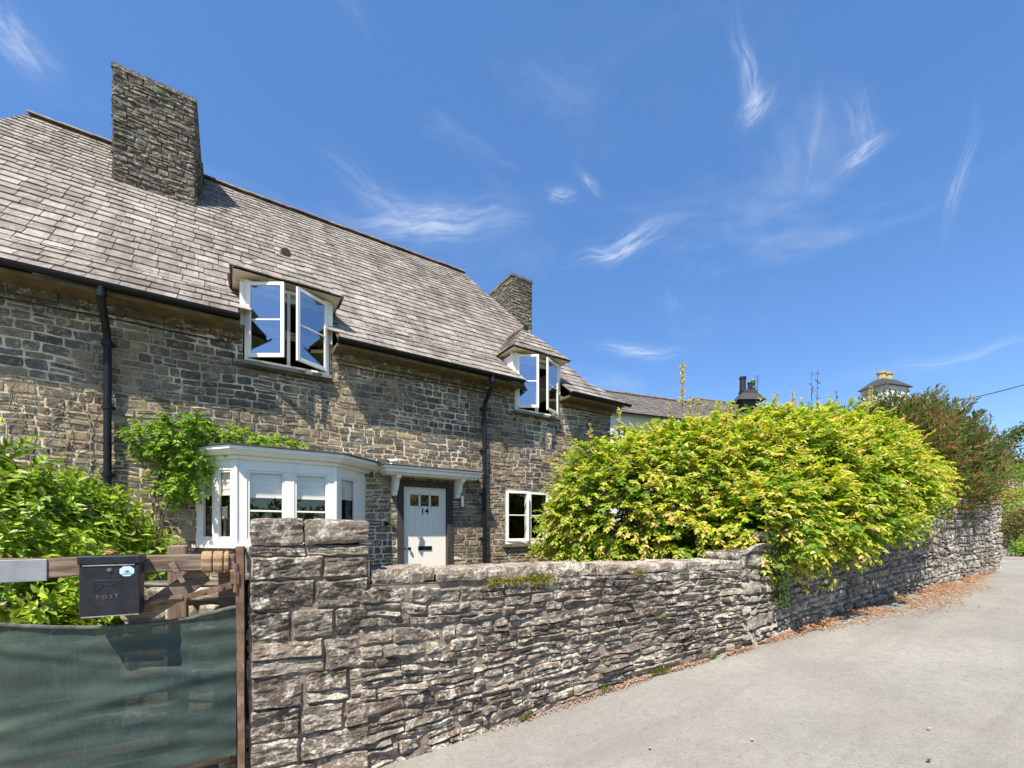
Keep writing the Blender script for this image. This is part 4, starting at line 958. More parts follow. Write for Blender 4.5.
mb = MB(); tube(mb, [tuple(p+np.array((0, 0, .001*sin(i*.9)))) for i, p in enumerate(edge)], .011, 7); tag(mb.build('rolled_hem', m_flat('hem', (.10, .105, .085), .8, .4, 25, .6), net), None)

# post box
pb = thing('post_box', gpt(gs(-.55), .1, 1.14), 'black metal post box with octagonal sticker hung on the gate rail', 'post box')
sa, sb = gs(-.622), gs(-.385); z0b, z1b = 1.155, 1.468
mb = MB(); frame_box(mb, gpt(0, 0, 0), Ug, Ng, (0, 0, 1), (sa, .058, z0b), (sb, .150, z1b-.045)); box_o = bevel(mb.build('body', M['box_paint'], pb), .005)
mb = MB(); frame_box(mb, gpt(0, 0, 0), Ug, Ng, (0, 0, 1), (sa-.006, .044, z1b-.0445), (sb+.006, .158, z1b)); lid = bevel(mb.build('lid', M['box_paint'], pb), .006)
mb = MB(); frame_box(mb, gpt(0, 0, 0), Ug, Ng, (0, 0, 1), (sa+.015, .1505, z1b-.052), (sb-.02, .1545, z1b-.046)); mb.build('worn_edge', M['box_edge'], pb); mb = MB(); frame_box(mb, gpt(0, 0, 0), Ug, Ng, (0, 0, 1), (sa+.008, .148, z0b-.001), (sb-.004, .1525, z0b+.004)); mb.build('worn_edge', M['box_edge'], pb)
mb = MB(); c0 = gpt(gs(-.505), .150, 1.395); c1 = gpt(gs(-.505), .157, 1.395); tube(mb, [c0, c1], .0095, 16); mb.build('lock', M['chrome'], pb)
sm = gs(-.436)
mb = MB(); poly = [(.032*cos(radians(22.5+45*k)), .029*sin(radians(22.5+45*k))) for k in range(8)]; prism(mb, poly, gpt(sm, .1505, 1.385), Ug, (0, 0, 1), Ng, 0, .0012); stk = mb.build('sticker', M['sticker'], pb)
mb = MB(); prism(mb, [(-.010, -.003), (.002, -.007), (.013, 0), (.002, .007), (-.006, .004)], gpt(sm, .1505, 1.383), Ug, (0, 0, 1), Ng, .0013, .0020)
prism(mb, [(-.022, -.015), (.022, -.015), (.019, -.019), (-.019, -.019)], gpt(sm, .1505, 1.387), Ug, (0, 0, 1), Ng, .0013, .0020); mb.build('sticker_print', M['sticker_dark'], pb)
mb = MB(); e0 = gs(-.510); eg = M['box_edge_dark'] = m_flat('embossed_line', (.035, .035, .042), .35, .2)
def ln(a, b, w=.0014): 
    A = Vector(gpt(e0+a[0], .1512, 1.305+a[1])); B = Vector(gpt(e0+b[0], .1512, 1.305+b[1])); tube(mb, [A, B], w, 6)
ln((-.055, .035), (.055, .035)); ln((-.055, .035), (-.055, -.02)); ln((-.055, .035), (0, .005)); ln((0, .005), (.055, .035)); ln((-.055, -.025), (-.018, .010)); ln((.055, -.025), (.018, .010))
mb.build('envelope_emblem', eg, pb)
text_mesh('lettering', 'P O S T', .027, gpt(e0-.003, .1512, 1.256), Ug, (0, 0, 1), .0006, M['box_letter'], pb)

# ================================================================== BACKGROUND BUILDINGS
def camw(u, y, z): 
    x = (u-512)/431*z; return np.array([CS*x+CC*z, -CC*x+CS*z, EYE+(530-y)*z/431])
def gable_house(name, A, B, depth, zr, zt, label, wallmat, roofmat, eave=.25):
    """A,B: ends of the road-side wall at ground, outward normal = right of A>B"""
    L, U, Nn = seg_frame(A[:2], B[:2]); h = thing(name, ((A[0]+B[0])/2, (A[1]+B[1])/2, g(A[0])), label, 'house')
    O = np.array([A[0], A[1], 0.]); mb = MB(); zb = g(A[0])-.3
    poly = [(0, zb), (0, zt), (-depth/2, zr), (-depth, zt), (-depth, zb)]
    prism(mb, poly, O, Nn, (0, 0, 1), U, 0, L); mb.build('wall', wallmat, h)
    mb = MB(); k = (zr-zt)/(depth/2)
    for sgn in (0, 1):
        y0 = eave if not sgn else -depth-eave; zz = zt-k*eave
        a = O+Nn*y0+np.array([0, 0, zz+.03]); c = O+Nn*(-depth/2)+np.array([0, 0, zr+.03])
        sl = (c-a); ln_ = np.linalg.norm(sl)
        slates(mb, a-U*.1 if not sgn else a+U*(L+.1), U if not sgn else -U, sl/ln_, ln_, lambda v: 0, lambda v: L+.2, 7+sgn, (.26, .22), (.3, .5), pal=[(.13, .115, .10), (.11, .10, .09), (.16, .14, .12)])
        mb.add([a-U*.1, a+U*(L+.1), c+U*(L+.1), c-U*.1], [[0, 1, 2, 3]], (.08, .07, .06))
    r = mb.build('roof', roofmat, h)
    mb = MB(); tube(mb, [O+Nn*(-depth/2)-U*.1+np.array([0, 0, zr+.07]), O+Nn*(-depth/2)+U*(L+.1)+np.array([0, 0, zr+.07])], .09, 8); mb.build('ridge_tiles', M['ridge'], r)
    mb = MB(); tube(mb, [O+Nn*(eave+.05)+np.array([0, 0, zt-k*eave]), O+Nn*(eave+.05)+U*L+np.array([0, 0, zt-k*eave])], .06, 8); mb.build('gutter', M['black_metal'], h)
    return h, O, U, Nn
# long slate-roofed outbuilding behind the cottage's far end
a = camw(596, 405, 21.5); b = camw(722, 411, 24.5)
hA, O, U, Nn = gable_house('outbuilding', a, b, 3.4, camw(600, 388, 23)[2], camw(600, 407, 21.5)[2]+.0, 'long low outbuilding with brown slate roof and pale wall beyond the cottage', M['render_white'], M['slate'])
# two more distant houses that carry the chimneys seen over the shrub
a = camw(715, 440, 33); b = camw(800, 440, 36)
hB, O, U, Nn = gable_house('distant_house', a, b, 5, camw(740, 397.5, 35)[2], camw(740, 420, 35)[2], 'distant house with a small dark chimney showing over the shrub', M['render_white'], M['slate'])
mb = MB(); c = camw(748, 395, 34.5); zt = camw(748, 391, 34.5)[2]
frame_box(mb, (c[0], c[1], 0), (CS, -CC, 0), (CC, CS, 0), (0, 0, 1), (-.55, -.4, zt-1.4), (.55, .4, zt)); 
V = [np.array([c[0], c[1], 0])+np.array((CS, -CC, 0))*x+np.array((CC, CS, 0))*y+np.array((0, 0, z)) for x, y, z in ((-1.1, -.7, zt-.85), (1.1, -.7, zt-.85), (1.1, .7, zt-.85), (-1.1, .7, zt-.85), (-.4, -.25, zt-.02), (.4, -.25, zt-.02), (.4, .25, zt-.02), (-.4, .25, zt-.02))]
mb.add(V, [[0, 1, 5, 4], [1, 2, 6, 5], [2, 3, 7, 6], [3, 0, 4, 7], [4, 5, 6, 7]]); chB = mb.build('chimney', M['dark_slate'], hB)
for dx, hh, rr in ((-.42, 1.15, .24), (.12, .72, .14), (.42, .85, .13)):
    mb = MB(); lathe(mb, (c[0]+CS*dx, c[1]-CC*dx, zt-.03), [(rr, 0), (rr*.92, hh*.8), (rr*1.1, hh*.85), (rr*1.1, hh)], 12); mb.build('chimney_pot', M['black_pot'], chB)
mb = MB(); dx = .75; q = (c[0]+CS*dx, c[1]-CC*dx); tube(mb, [(q[0], q[1], zt-.8), (q[0], q[1], zt+1.25)], .02, 5)
for k in range(4): z = zt+1.2-.16*k; tube(mb, [(q[0]-CS*.2, q[1]+CC*.2, z), (q[0]+CS*.2, q[1]-CC*.2, z)], .012, 4)
mb.build('aerial', M['black_metal'], hB)
a = camw(800, 440, 19); b = camw(930, 440, 20.5)
hC, O, U, Nn = gable_house('neighbouring_house', a, b, 4, camw(850, 410, 21)[2], camw(850, 425, 21)[2], 'neighbouring house whose white rendered chimney with two yellow pots tops the shrub', M['render_white'], M['slate'])
mb = MB(); c = camw(885, 385, 19.5); zt = camw(885, 387, 19.5)[2]; UU = np.array((CS, -CC, 0)); VV = np.array((CC, CS, 0)); OO = np.array([c[0], c[1], 0])
UU, VV = UU*cos(.3)+VV*sin(.3), VV*cos(.3)-UU*sin(.3)
frame_box(mb, OO, UU, VV, (0, 0, 1), (-.72, -.5, zt-3), (.72, .5, zt-.08)); chC = mb.build('chimney', M['render_white'], hC)
mb = MB(); V = [OO+UU*x+VV*y+np.array((0, 0, z)) for x, y, z in ((-.84, -.62, zt-.10), (.84, -.62, zt-.10), (.84, .62, zt-.10), (-.84, .62, zt-.10), (-.42, -.2, zt+.30), (.42, -.2, zt+.30), (.42, .2, zt+.30), (-.42, .2, zt+.30))]
mb.add(V, [[3, 2, 1, 0], [0, 1, 5, 4], [1, 2, 6, 5], [2, 3, 7, 6], [3, 0, 4, 7], [4, 5, 6, 7]]); mb.build('chimney_cap', M['dark_slate'], chC)
for dx in (-.22, .20):
    q = OO+UU*dx; mb = MB(); lathe(mb, (q[0], q[1], zt+.27), [(.17, 0), (.145, .26), (.185, .30), (.185, .38), (.14, .40)], 14); mb.build('chimney_pot', M['pot'], chC)
# far cottage on the right beyond the hedge
a = camw(978, 470, 46); b = camw(1032, 470, 52)
gable_house('far_cottage', a, b, 6, camw(1000, 449, 52)[2], camw(1000, 461, 48)[2], 'tiny far white cottage roof beyond the hedges at the right', M['render_white'], M['slate'])
# power cables
def cable(name, pts, r, label):
    P = [Vector(p) for p in pts]; out = []; A, B = P; sag = .35
    for i in range(25):
        t = i/24; p = A.lerp(B, t); p.z -= sag*4*t*(1-t); out.append(tuple(p))
    mb = MB(); tube(mb, out, r, 5); return tag(mb.build(name, M['wire']), label, 'cable')
cable('overhead_cable', (tuple(camw(922, 407, 34)), tuple(camw(1110, 357, 26))), .028, 'thick black overhead cable crossing the sky above the dark shrub')
cable('overhead_cable', (tuple(camw(985, 434, 44)), tuple(camw(1120, 428, 34))), .018, 'upper thin overhead wire at the right edge above the far cottage')
cable('overhead_cable', (tuple(camw(985, 449, 44)), tuple(camw(1120, 424, 34))), .018, 'lower thin overhead wire at the right edge above the far cottage')

# ================================================================== FOLIAGE
def unit(a): return a/np.maximum(np.linalg.norm(a, axis=-1, keepdims=True), 1e-9)
def leaves(mb, base, dirs, nrm, length, width, cols, fold=.25, droop=.15, shape='kite'):
    """folded pointed leaves: base (N,3), dirs (N,3) unit, nrm approx up; two quads each"""
    base = np.asarray(base); N = len(base); d = unit(dirs); side = unit(np.cross(d, nrm)); up = np.cross(side, d)
    L = np.asarray(length).reshape(-1, 1)*np.ones((N, 1)); Wd = np.asarray(width).reshape(-1, 1)*np.ones((N, 1))
    mid = base+d*L*.45-up*L*droop*.2; tip = base+d*L-up*L*droop
    b1 = base+d*L*.28+side*Wd*.85+up*Wd*fold; b2 = base+d*L*.68+side*Wd*.62+up*Wd*fold*.6-up*L*droop*.4
    c1 = base+d*L*.28-side*Wd*.85+up*Wd*fold; c2 = base+d*L*.68-side*Wd*.62+up*Wd*fold*.6-up*L*droop*.4
    V = np.stack([base, b1, b2, tip, mid, c1, c2], 1).reshape(-1, 3)
    o = (np.arange(N)*7)[:, None]
    F = np.concatenate([o+np.array([[0, 1, 2, 4]]), o+np.array([[4, 2, 3, 3]])[:, :4]]) if False else None
    q1 = o+np.array([[0, 1, 2, 4]]); q3 = o+np.array([[0, 4, 6, 5]]); t1 = o+np.array([[4, 2, 3]]); t2 = o+np.array([[4, 3, 6]])
    C = np.repeat(np.asarray(cols), 7, axis=0)
    mb.v.append(V.astype(np.float32)); mb.col.append(C.astype(np.float32))
    for q in (q1, q3, t1, t2):
        mb.loops.append((q+mb.nv).ravel()); mb.sz.append(np.full(len(q), q.shape[1])); mb.mi.append(np.zeros(len(q), int))
    mb.nv += len(V)

def ell_points(ells, n, seed, rmin=.8, rmax=1.03, zcut=None, amp=.18, freq=1.6):
    """points near the surface of a union of bumpy ellipsoids, with outward directions"""
    r = np.random.default_rng(seed); P = []; D = []; area = np.array([(e[3]*e[4]+e[4]*e[5]+e[3]*e[5]) for e in ells]); pr = area/area.sum()
    tries = 0; tot = 0
    while tot < n and tries < 40:
        m = n; ei = r.choice(len(ells), m, p=pr); E = np.array(ells)[ei]
        d = unit(r.normal(size=(m, 3))); f = r.uniform(rmin, rmax, (m, 1))
        bump = 1+amp*vnoise(d*freq*2+E[:, :3], seed+3, 3, .6)[:, None]
        p = E[:, :3]+d*E[:, 3:6]*f*bump
        keep = np.ones(m, bool)
        for e in ells:
            q = (p-np.array(e[:3]))/np.array(e[3:6]); keep &= (np.linalg.norm(q, axis=1) > rmin*.93)
        if zcut is not None: keep &= zcut(p)
        nd = unit(d/E[:, 3:6]); P.append(p[keep]); D.append(nd[keep]); tot += keep.sum(); tries += 1
    return np.concatenate(P)[:n], np.concatenate(D)[:n]

def spray_crown(mb, ells, n, seed, per=6, blen=.28, leaf=(.055, .09), wid=.33, cols=None, zcut=None, up=.35, droop=.45, rmin=.78, inner=0.0, colf=None, amp=.18, freq=1.6, nleaf=3):
    P, D = ell_points(ells, n, seed, rmin, zcut=zcut, amp=amp, freq=freq); r = np.random.default_rng(seed+1); N = len(P)
    B = unit(D+np.array([0, 0, up])+r.normal(size=(N, 3))*.45)
    bl = blen*r.uniform(.5, 1.35, (N, 1))
    cl = vnoise(P*2.2, seed+8, 2)                 # clump tone
    allb = []; alld = []; alln = []; allc = []; L = []
    for k in range(per):
        t = (k+.4)/per; pos = P+B*bl*t-np.array([[0, 0, 1.]])*bl*droop*t*t
        bd = unit(B-np.array([[0, 0, 1.]])*droop*2*t)
        for j in range(nleaf):
            sd = unit(np.cross(bd, np.array([[0, 0, 1.]]))+1e-4); az = (j-(nleaf-1)/2)*1.0*(1 if nleaf > 1 else 0)
            d = unit(bd*np.cos(az)+sd*np.sin(az)*1.1+r.normal(size=(N, 3))*.22-np.array([[0, 0, .12]]))
            nn = unit(np.array([[0, 0, 1.]])+D*.45+r.normal(size=(N, 3))*.35)
            allb.append(pos+r.normal(size=(N, 3))*.008); alld.append(d); alln.append(nn); L.append(r.uniform(*leaf, N))
            allc.append(colf(P, D, t, cl, r, N))
    Lc = np.concatenate(L)
    leaves(mb, np.concatenate(allb), np.concatenate(alld), np.concatenate(alln), Lc, Lc*wid, np.concatenate(allc))
    return P, D, B, bl

def lerpc(a, b, t): return np.asarray(a)[None, :]*(1-t[:, None])+np.asarray(b)[None, :]*t[:, None]
# --- big golden shrub spilling over the wall
shrub = thing('golden_shrub', (6.4, 4.0, .4), 'large golden-green shrub billowing over the roadside wall', 'shrub')
E1 = [(5.0, 4.5, 1.84, .98, 1.1, 1.05), (5.6, 4.2, 2.00, 1.1, 1.1, 1.1), (5.1, 3.55, 1.5, .5, .45, .5), (6.4, 4.0, 2.08, 1.35, 1.3, 1.2), (7.4, 3.6, 2.22, 1.3, 1.4, 1.2), (8.5, 3.4, 2.35, 1.35, 1.3, 1.18), (9.5, 3.3, 2.42, 1.15, 1.1, 1.08), (10.1, 3.3, 2.5, .75, .9, .85),
      (5.75, 2.85, 1.62, .65, .6, .62), (6.6, 2.85, 1.7, .95, .7, .72), (7.8, 2.75, 1.8, 1.0, .7, .75), (9.0, 2.7, 2.2, 1.0, .7, .7), (4.75, 4.9, 1.5, .7, .9, .75), (9.8, 2.7, 2.45, .75, .6, .5)]
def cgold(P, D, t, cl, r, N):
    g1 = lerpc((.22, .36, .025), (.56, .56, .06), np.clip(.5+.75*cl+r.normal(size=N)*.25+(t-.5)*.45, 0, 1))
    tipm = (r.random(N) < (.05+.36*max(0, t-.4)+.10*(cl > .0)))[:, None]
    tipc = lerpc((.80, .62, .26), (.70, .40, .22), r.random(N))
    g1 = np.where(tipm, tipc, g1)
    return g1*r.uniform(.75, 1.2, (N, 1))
frontcut = lambda p: ~((p[:, 1] < 2.9) & (p[:, 2] < np.interp(p[:, 0], [5.0, 5.6, 7.6, 9.4, 11], [1.28, 1.12, 1.42, 2.0, 2.5]))) & ~((p[:, 0] < 5.0) & (p[:, 1] < 3.05)) & (p[:, 2] > .9)
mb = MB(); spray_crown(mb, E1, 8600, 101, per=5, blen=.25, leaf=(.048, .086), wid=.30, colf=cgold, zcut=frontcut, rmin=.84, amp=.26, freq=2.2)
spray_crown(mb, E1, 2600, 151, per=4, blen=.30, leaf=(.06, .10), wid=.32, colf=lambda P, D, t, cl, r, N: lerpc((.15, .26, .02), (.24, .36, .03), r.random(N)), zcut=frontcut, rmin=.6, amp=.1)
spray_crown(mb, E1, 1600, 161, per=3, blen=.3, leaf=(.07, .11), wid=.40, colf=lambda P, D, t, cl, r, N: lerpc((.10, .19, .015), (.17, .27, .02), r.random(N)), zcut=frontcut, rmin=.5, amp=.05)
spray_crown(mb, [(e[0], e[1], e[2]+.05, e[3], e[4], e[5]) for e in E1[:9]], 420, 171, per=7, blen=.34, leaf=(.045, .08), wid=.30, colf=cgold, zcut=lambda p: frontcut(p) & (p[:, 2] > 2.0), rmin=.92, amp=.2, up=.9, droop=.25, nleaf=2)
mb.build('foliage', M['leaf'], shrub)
mb = MB(); R3 = random.Random(12)
for i in range(34):
    x = R3.uniform(4.4, 10.6); y = R3.uniform(3.4, 4.4); top = (x+R3.uniform(-.4, .4), y+R3.uniform(-.1, .5), R3.uniform(1.8, 2.5))
    tube(mb, [(x, y, .4), ((x+top[0])/2+R3.uniform(-.1, .1), (y+top[1])/2, 1.6), top], [.03, .02, .008], 6)
mb.build('stems', M['bark'], shrub)
# tall flowering stalks standing out of the shrub
R4 = random.Random(5)
for (x, y, z, h, nb, yellow) in ((5.5, 3.9, 3.55, .75, 14, 1), (5.9, 4.1, 3.5, .42, 8, 1), (6.9, 4.0, 3.65, .35, 8, 1), (7.4, 3.8, 3.75, .6, 4, 0), (7.8, 3.7, 3.9, .32, 7, 1), (8.3, 3.6, 4.0, .3, 7, 1), (8.8, 3.5, 4.05, .72, 5, 2), (8.95, 3.6, 4.1, .65, 6, 2), (10.2, 3.3, 4.0, .6, 6, 2), (10.45, 3.2, 4.2, .5, 7, 1), (6.2, 4.1, 3.65, .3, 6, 1), (9.5, 3.4, 4.1, .35, 6, 2), (4.3, 4.5, 2.9, .5, 7, 1), (4.75, 4.4, 3.2, .45, 8, 1)):
    z -= .28; mb = MB(); mbl = mb; top = Vector((x+R4.uniform(-.12, .12), y, z+h)); b = Vector((x, y, z-.35)); m_ = (b+top)/2+Vector((R4.uniform(-.04, .04), 0, 0)); tube(mb, [b, m_, top], [.008, .006, .003], 5, (.22, .16, .07))
    n = nb*(5 if yellow == 1 else 2); t = np.array([R4.uniform(.5, 1.0) for _ in range(n)]); pos = np.array([tuple(b.lerp(top, q)) for q in t]); rr = np.random.default_rng(int(x*100))
    c = {1: lerpc((.55, .50, .12), (.60, .42, .25), rr.random(n)), 0: lerpc((.50, .52, .20), (.45, .5, .2), rr.random(n)), 2: lerpc((.22, .10, .08), (.12, .13, .05), rr.random(n))}[yellow]
    if yellow == 0: pos[:] = np.array(tuple(top))+rr.normal(size=(n, 3))*np.array([.06, .06, .03])
    leaves(mbl, pos, rr.normal(size=(n, 3))+np.array([0, 0, .3]), rr.normal(size=(n, 3)), rr.uniform(.04, .08, n)*(1 if yellow else .7), rr.uniform(.012, .022, n), c)
    mb.build('flower_stalk', M['leaf'], shrub)
# --- dark red-green shrub beyond
def upright(mb, ells, n, seed, colf, blen=.6, leaf=(.07, .12), wid=.16, up=.9, zcut=None, per=11, spread=.5):
    P, D = ell_points(ells, n, seed, .55, zcut=zcut, amp=.15); r = np.random.default_rng(seed+1); N = len(P)
    B = unit(D*.8+np.array([0, 0, up])+r.normal(size=(N, 3))*spread*.6); bl = blen*r.uniform(.5, 1.4, (N, 1)); cl = vnoise(P*2, seed+4, 2)
    ab, ad, an, ac, L = [], [], [], [], []
    for k in range(per):
        t = (k+.5)/per; pos = P+B*bl*t-np.array([[0, 0, 1.]])*bl*.12*t*t
        for s_ in (-1, 1):
            ax = r.normal(size=(N, 3)); sd = unit(np.cross(B, ax)); d = unit(B*.8+sd*s_*.6); ab.append(pos); ad.append(d); an.append(unit(ax)); L.append(r.uniform(*leaf, N)); ac.append(colf(P, D, t, cl, r, N))
    Lc = np.concatenate(L); leaves(mb, np.concatenate(ab), np.concatenate(ad), np.concatenate(an), Lc, Lc*wid, np.concatenate(ac))
rs = thing('fuchsia_shrub', (12.6, 3.1, .6), 'dark arching shrub with red flowers beyond the golden one', 'shrub')
E2 = [(11.0, 3.0, 2.95, .8, .8, 1.1), (11.7, 3.3, 2.9, .9, 1.0, 1.15), (12.6, 3.1, 2.9, 1.2, 1.0, 1.25), (13.9, 2.9, 2.9, 1.0, .9, .9), (12.6, 2.6, 2.45, 1.5, .55, .6)]
def cred(P, D, t, cl, r, N):
    gcol = lerpc((.07, .11, .025), (.22, .26, .06), np.clip(.5+cl+r.normal(size=N)*.2, 0, 1)); m = (r.random(N) < .10+.30*(cl > .0)*(t > .3))[:, None]
    return np.where(m, lerpc((.42, .10, .08), (.38, .20, .12), r.random(N)), gcol)
cut2 = lambda p: ~((p[:, 1] < 2.45) & (p[:, 2] < 2.2)) & (p[:, 2] > 1.6)
mb = MB(); upright(mb, E2, 2900, 201, cred, .5, zcut=cut2); mb.build('foliage', M['leaf'], rs)
mb = MB()
for i in range(16):
    x = R3.uniform(11.3, 14); tube(mb, [(x, 3.1, .7), (x+R3.uniform(-.2, .2), 3.1, 2), (x+R3.uniform(-.6, .8), 3+R3.uniform(-.5, .5), 3.4)], [.03, .02, .007], 6)
for i in range(26):
    x = R3.uniform(11.5, 14.6); y = R3.uniform(2.7, 3.5); tube(mb, [(x, y, 3.2), (x+R3.uniform(0, .3), y, 4.0), (x+R3.uniform(.1, .8), y, R3.uniform(4.1, 4.6))], [.012, .008, .003], 5)
mb.build('stems', M['bark'], rs)
# --- laurel-like bush behind the gate
def broad(mb, ells, n, seed, colf, leaf=(.055, .10), wid=.28, blen=.25, zcut=None, per=5, rmin=.75, up=.9, amp=.2):
    P, D = ell_points(ells, n, seed, rmin, zcut=zcut, amp=amp, freq=2.2); r = np.random.default_rng(seed+1); N = len(P); B = unit(D*.7+np.array([0, 0, up])+r.normal(size=(N, 3))*.4); bl = blen*r.uniform(.6, 1.4, (N, 1)); cl = vnoise(P*2.5, seed+4, 2)
    ab, ad, an, ac, L = [], [], [], [], []
    for k in range(per):
        t = (k+.6)/per; pos = P+B*bl*t; ang = r.uniform(0, 2*pi, N)+k*2.4
        for m_ in (0, pi):
            x1 = unit(np.cross(B, np.array([[.3, .2, 1.]]))); y1 = np.cross(B, x1); rad = x1*np.cos(ang+m_)[:, None]+y1*np.sin(ang+m_)[:, None]
            d = unit(rad+B*(.35+.5*t)+np.array([[0, 0, -.05]])+r.normal(size=(N, 3))*.15); ab.append(pos); ad.append(d); an.append(unit(B+r.normal(size=(N, 3))*.25)); L.append(r.uniform(*leaf, N)); ac.append(colf(P, D, t, cl, r, N))
    Lc = np.concatenate(L); leaves(mb, np.concatenate(ab), np.concatenate(ad), np.concatenate(an), Lc, Lc*wid, np.concatenate(ac), fold=.3, droop=.22)
lbush = thing('laurel_bush', (-1.3, 5.2, .3), 'broad-leaved bright green bush growing behind the gate', 'bush')
E3 = [(-2.1, 4.9, 1.35, .95, .75, .95), (-1.5, 5.4, 1.2, .65, .7, .82), (-1.12, 5.75, 1.2, .42, .6, .62), (-1.7, 4.6, .8, .9, .6, .7), (-1.2, 5.2, .8, .5, .6, .6), (-.98, 6.2, 1.0, .34, .5, .55)]
def cgreen(P, D, t, cl, r, N):
    c = lerpc((.11, .21, .018), (.44, .55, .055), np.clip(.45+.8*cl+(t-.5)*.5+r.normal(size=N)*.22, 0, 1)); m = (r.random(N) < .035)[:, None]
    return np.where(m, np.array([[.30, .16, .06]]), c)*r.uniform(.8, 1.2, (N, 1))
mb = MB(); broad(mb, E3, 2900, 301, cgreen, zcut=lambda p: (p[:, 2] > .25) & (p[:, 1] > 3.7) & (p[:, 1] < 7.6)); mb.build('foliage', M['leaf_gloss'], lbush)
mb = MB()
for i in range(22):
    x = R3.uniform(-2.4, -.4); y = 5+(x+2)*.5; tube(mb, [(x, y, .25), (x+R3.uniform(-.1, .1), y, 1.0), (x+R3.uniform(-.25, .25), y+R3.uniform(-.3, .3), R3.uniform(1.4, 2.0))], [.018, .012, .005], 6)
mb.build('stems', M['bark'], lbush)
# --- climber over the bay
cb = thing('climbing_vine', (-.9, 7.6, .4), 'leafy green climber trained over the top of the bay window', 'climber')
E4 = [(-.90, 7.58, 2.88, .28, .16, .20), (-.55, 7.55, 2.95, .40, .18, .20), (-.42, 7.5, 2.5, .18, .14, .22), (-.52, 7.5, 2.2, .16, .14, .24), (.1, 7.56, 2.93, .35, .14, .13), (.5, 7.58, 2.93, .3, .13, .09), (.85, 7.6, 2.92, .2, .1, .05), (-.62, 7.55, 2.65, .25, .16, .2), (-.5, 7.55, 3.12, .25, .14, .12), (-.72, 7.6, 2.3, .1, .1, .25)]
def cvine(P, D, t, cl, r, N): return lerpc((.09, .20, .015), (.33, .48, .04), np.clip(.5+.7*cl+r.normal(size=N)*.25, 0, 1))*r.uniform(.8, 1.2, (N, 1))
mb = MB(); spray_crown(mb, E4, 430, 401, per=5, blen=.19, leaf=(.04, .07), wid=.32, colf=cvine, rmin=.5, up=.1, droop=.5, zcut=lambda p: (p[:, 1] < 7.74)); mb.build('foliage', M['leaf'], cb)
mb = MB()
tube(mb, [(-1.0, 7.7, .4), (-.95, 7.7, 1.4), (-.85, 7.7, 2.2), (-.7, 7.68, 2.8)], [.03, .025, .02, .012], 7)
for i in range(10):
    a = Vector((-.75, 7.66, 2.6)); b = a+Vector((R3.uniform(-.6, 1.8), R3.uniform(-.25, .02), R3.uniform(.1, .5))); tube(mb, [a, a.lerp(b, .5)+Vector((0, 0, .06)), b], [.01, .007, .003], 5)
mb.build('stems', M['bark'], cb)
# --- dry vine remains on the bare facade
dv = MB()
for i in range(13):
    x = R3.uniform(-3.0, -1.55); z = R3.uniform(2.0, 2.6); pts = [(x, FY-.03, z)]
    for k in range(R3.randint(6, 13)):
        x += R3.gauss(0, .045); z += R3.uniform(.08, .2)
        if z > 4.4 or x < -3.4: break
        pts.append((x, FY-.022-R3.random()*.012, z))
    if len(pts) > 2: tube(dv, pts, [.0045*(1-j/len(pts))+.0015 for j in range(len(pts))], 5)
for i in range(14):
    x = R3.uniform(-2.6, -1.5); z = R3.uniform(2.0, 3.2); tube(dv, [(x, FY-.03, z), (x+R3.uniform(-.15, .15), FY-.035, z+R3.uniform(.05, .2)), (x+R3.uniform(-.3, .3), FY-.03, z+R3.uniform(.2, .35))], [.006, .005, .002], 5)
tag(dv.build('dry_vine', M['vine']), 'leafless dry vine stems clinging to the cottage wall left of the downpipe', 'vine')
# --- ivy tail on the wall, mossy plants on the coping, grass tufts, litter
iv = MB(); rr = np.random.default_rng(9); n = 420; z = rr.uniform(.75, 1.75, n); x = 5.35+rr.normal(size=n)*.10*(.5+(z-.6)); y = 2.52-rr.uniform(.0, .09, n)
leaves(iv, np.stack([x, y, z], 1), np.stack([rr.normal(size=n)*.5, -.4*np.ones(n), -.8+rr.normal(size=n)*.3], 1), np.tile([[0, -1., .4]], (n, 1)), rr.uniform(.04, .07, n), rr.uniform(.012, .022, n), lerpc((.05, .10, .015), (.14, .22, .03), rr.random(n)))
tube(iv, [(5.32, 2.50, 1.8), (5.36, 2.49, 1.3), (5.33, 2.495, .8)], .012, 5, (.15, .1, .06))
tag(iv.build('ivy_tail', M['leaf']), 'narrow tail of ivy hanging down the wall below the shrub', 'ivy')
mo = MB(); L_, U_, N_ = seg_frame(P1, P2); n = 900; c = rr.choice([.95, 1.12, 1.28, 1.42, 2.4], n, p=[.22, .26, .26, .2, .06]); s_ = c+rr.normal(size=n)*.045; zz = 1.195+rr.normal(size=n)*.022
base = np.stack([P1[0]+U_[0]*s_+N_[0]*.035, P1[1]+U_[1]*s_+N_[1]*.035, zz], 1)
leaves(mo, base, rr.normal(size=(n, 3))*.6+N_*.8+np.array([0, 0, .5]), rr.normal(size=(n, 3)), rr.uniform(.012, .026, n), rr.uniform(.004, .008, n), lerpc((.20, .22, .03), (.40, .36, .05), rr.random(n)))
tag(mo.build('stonecrop', M['leaf']), 'yellow-green stonecrop rooted under the coping of the low wall', 'plant')
def along(s):
    if s < L12: L_, U_, N_ = seg_frame(P1, P2); return P1[0]+U_[0]*s, P1[1]+U_[1]*s
    L_, U_, N_ = seg_frame(P2, P3); s -= L12; return P2[0]+U_[0]*s, P2[1]+U_[1]*s
li = MB(); n = 20000; s_ = rr.beta(2.2, 1.6, n)*13.5+.6; dst = np.abs(rr.normal(size=n))*(.03+.36*np.clip((s_-4.2)/4, 0, 1)*np.exp(-((s_-7.5)/4)**2)); ok = vnoise(np.stack([s_*1.2, dst*3, 0*s_], 1), 4, 2) > -.25+.1*(s_ < 3)
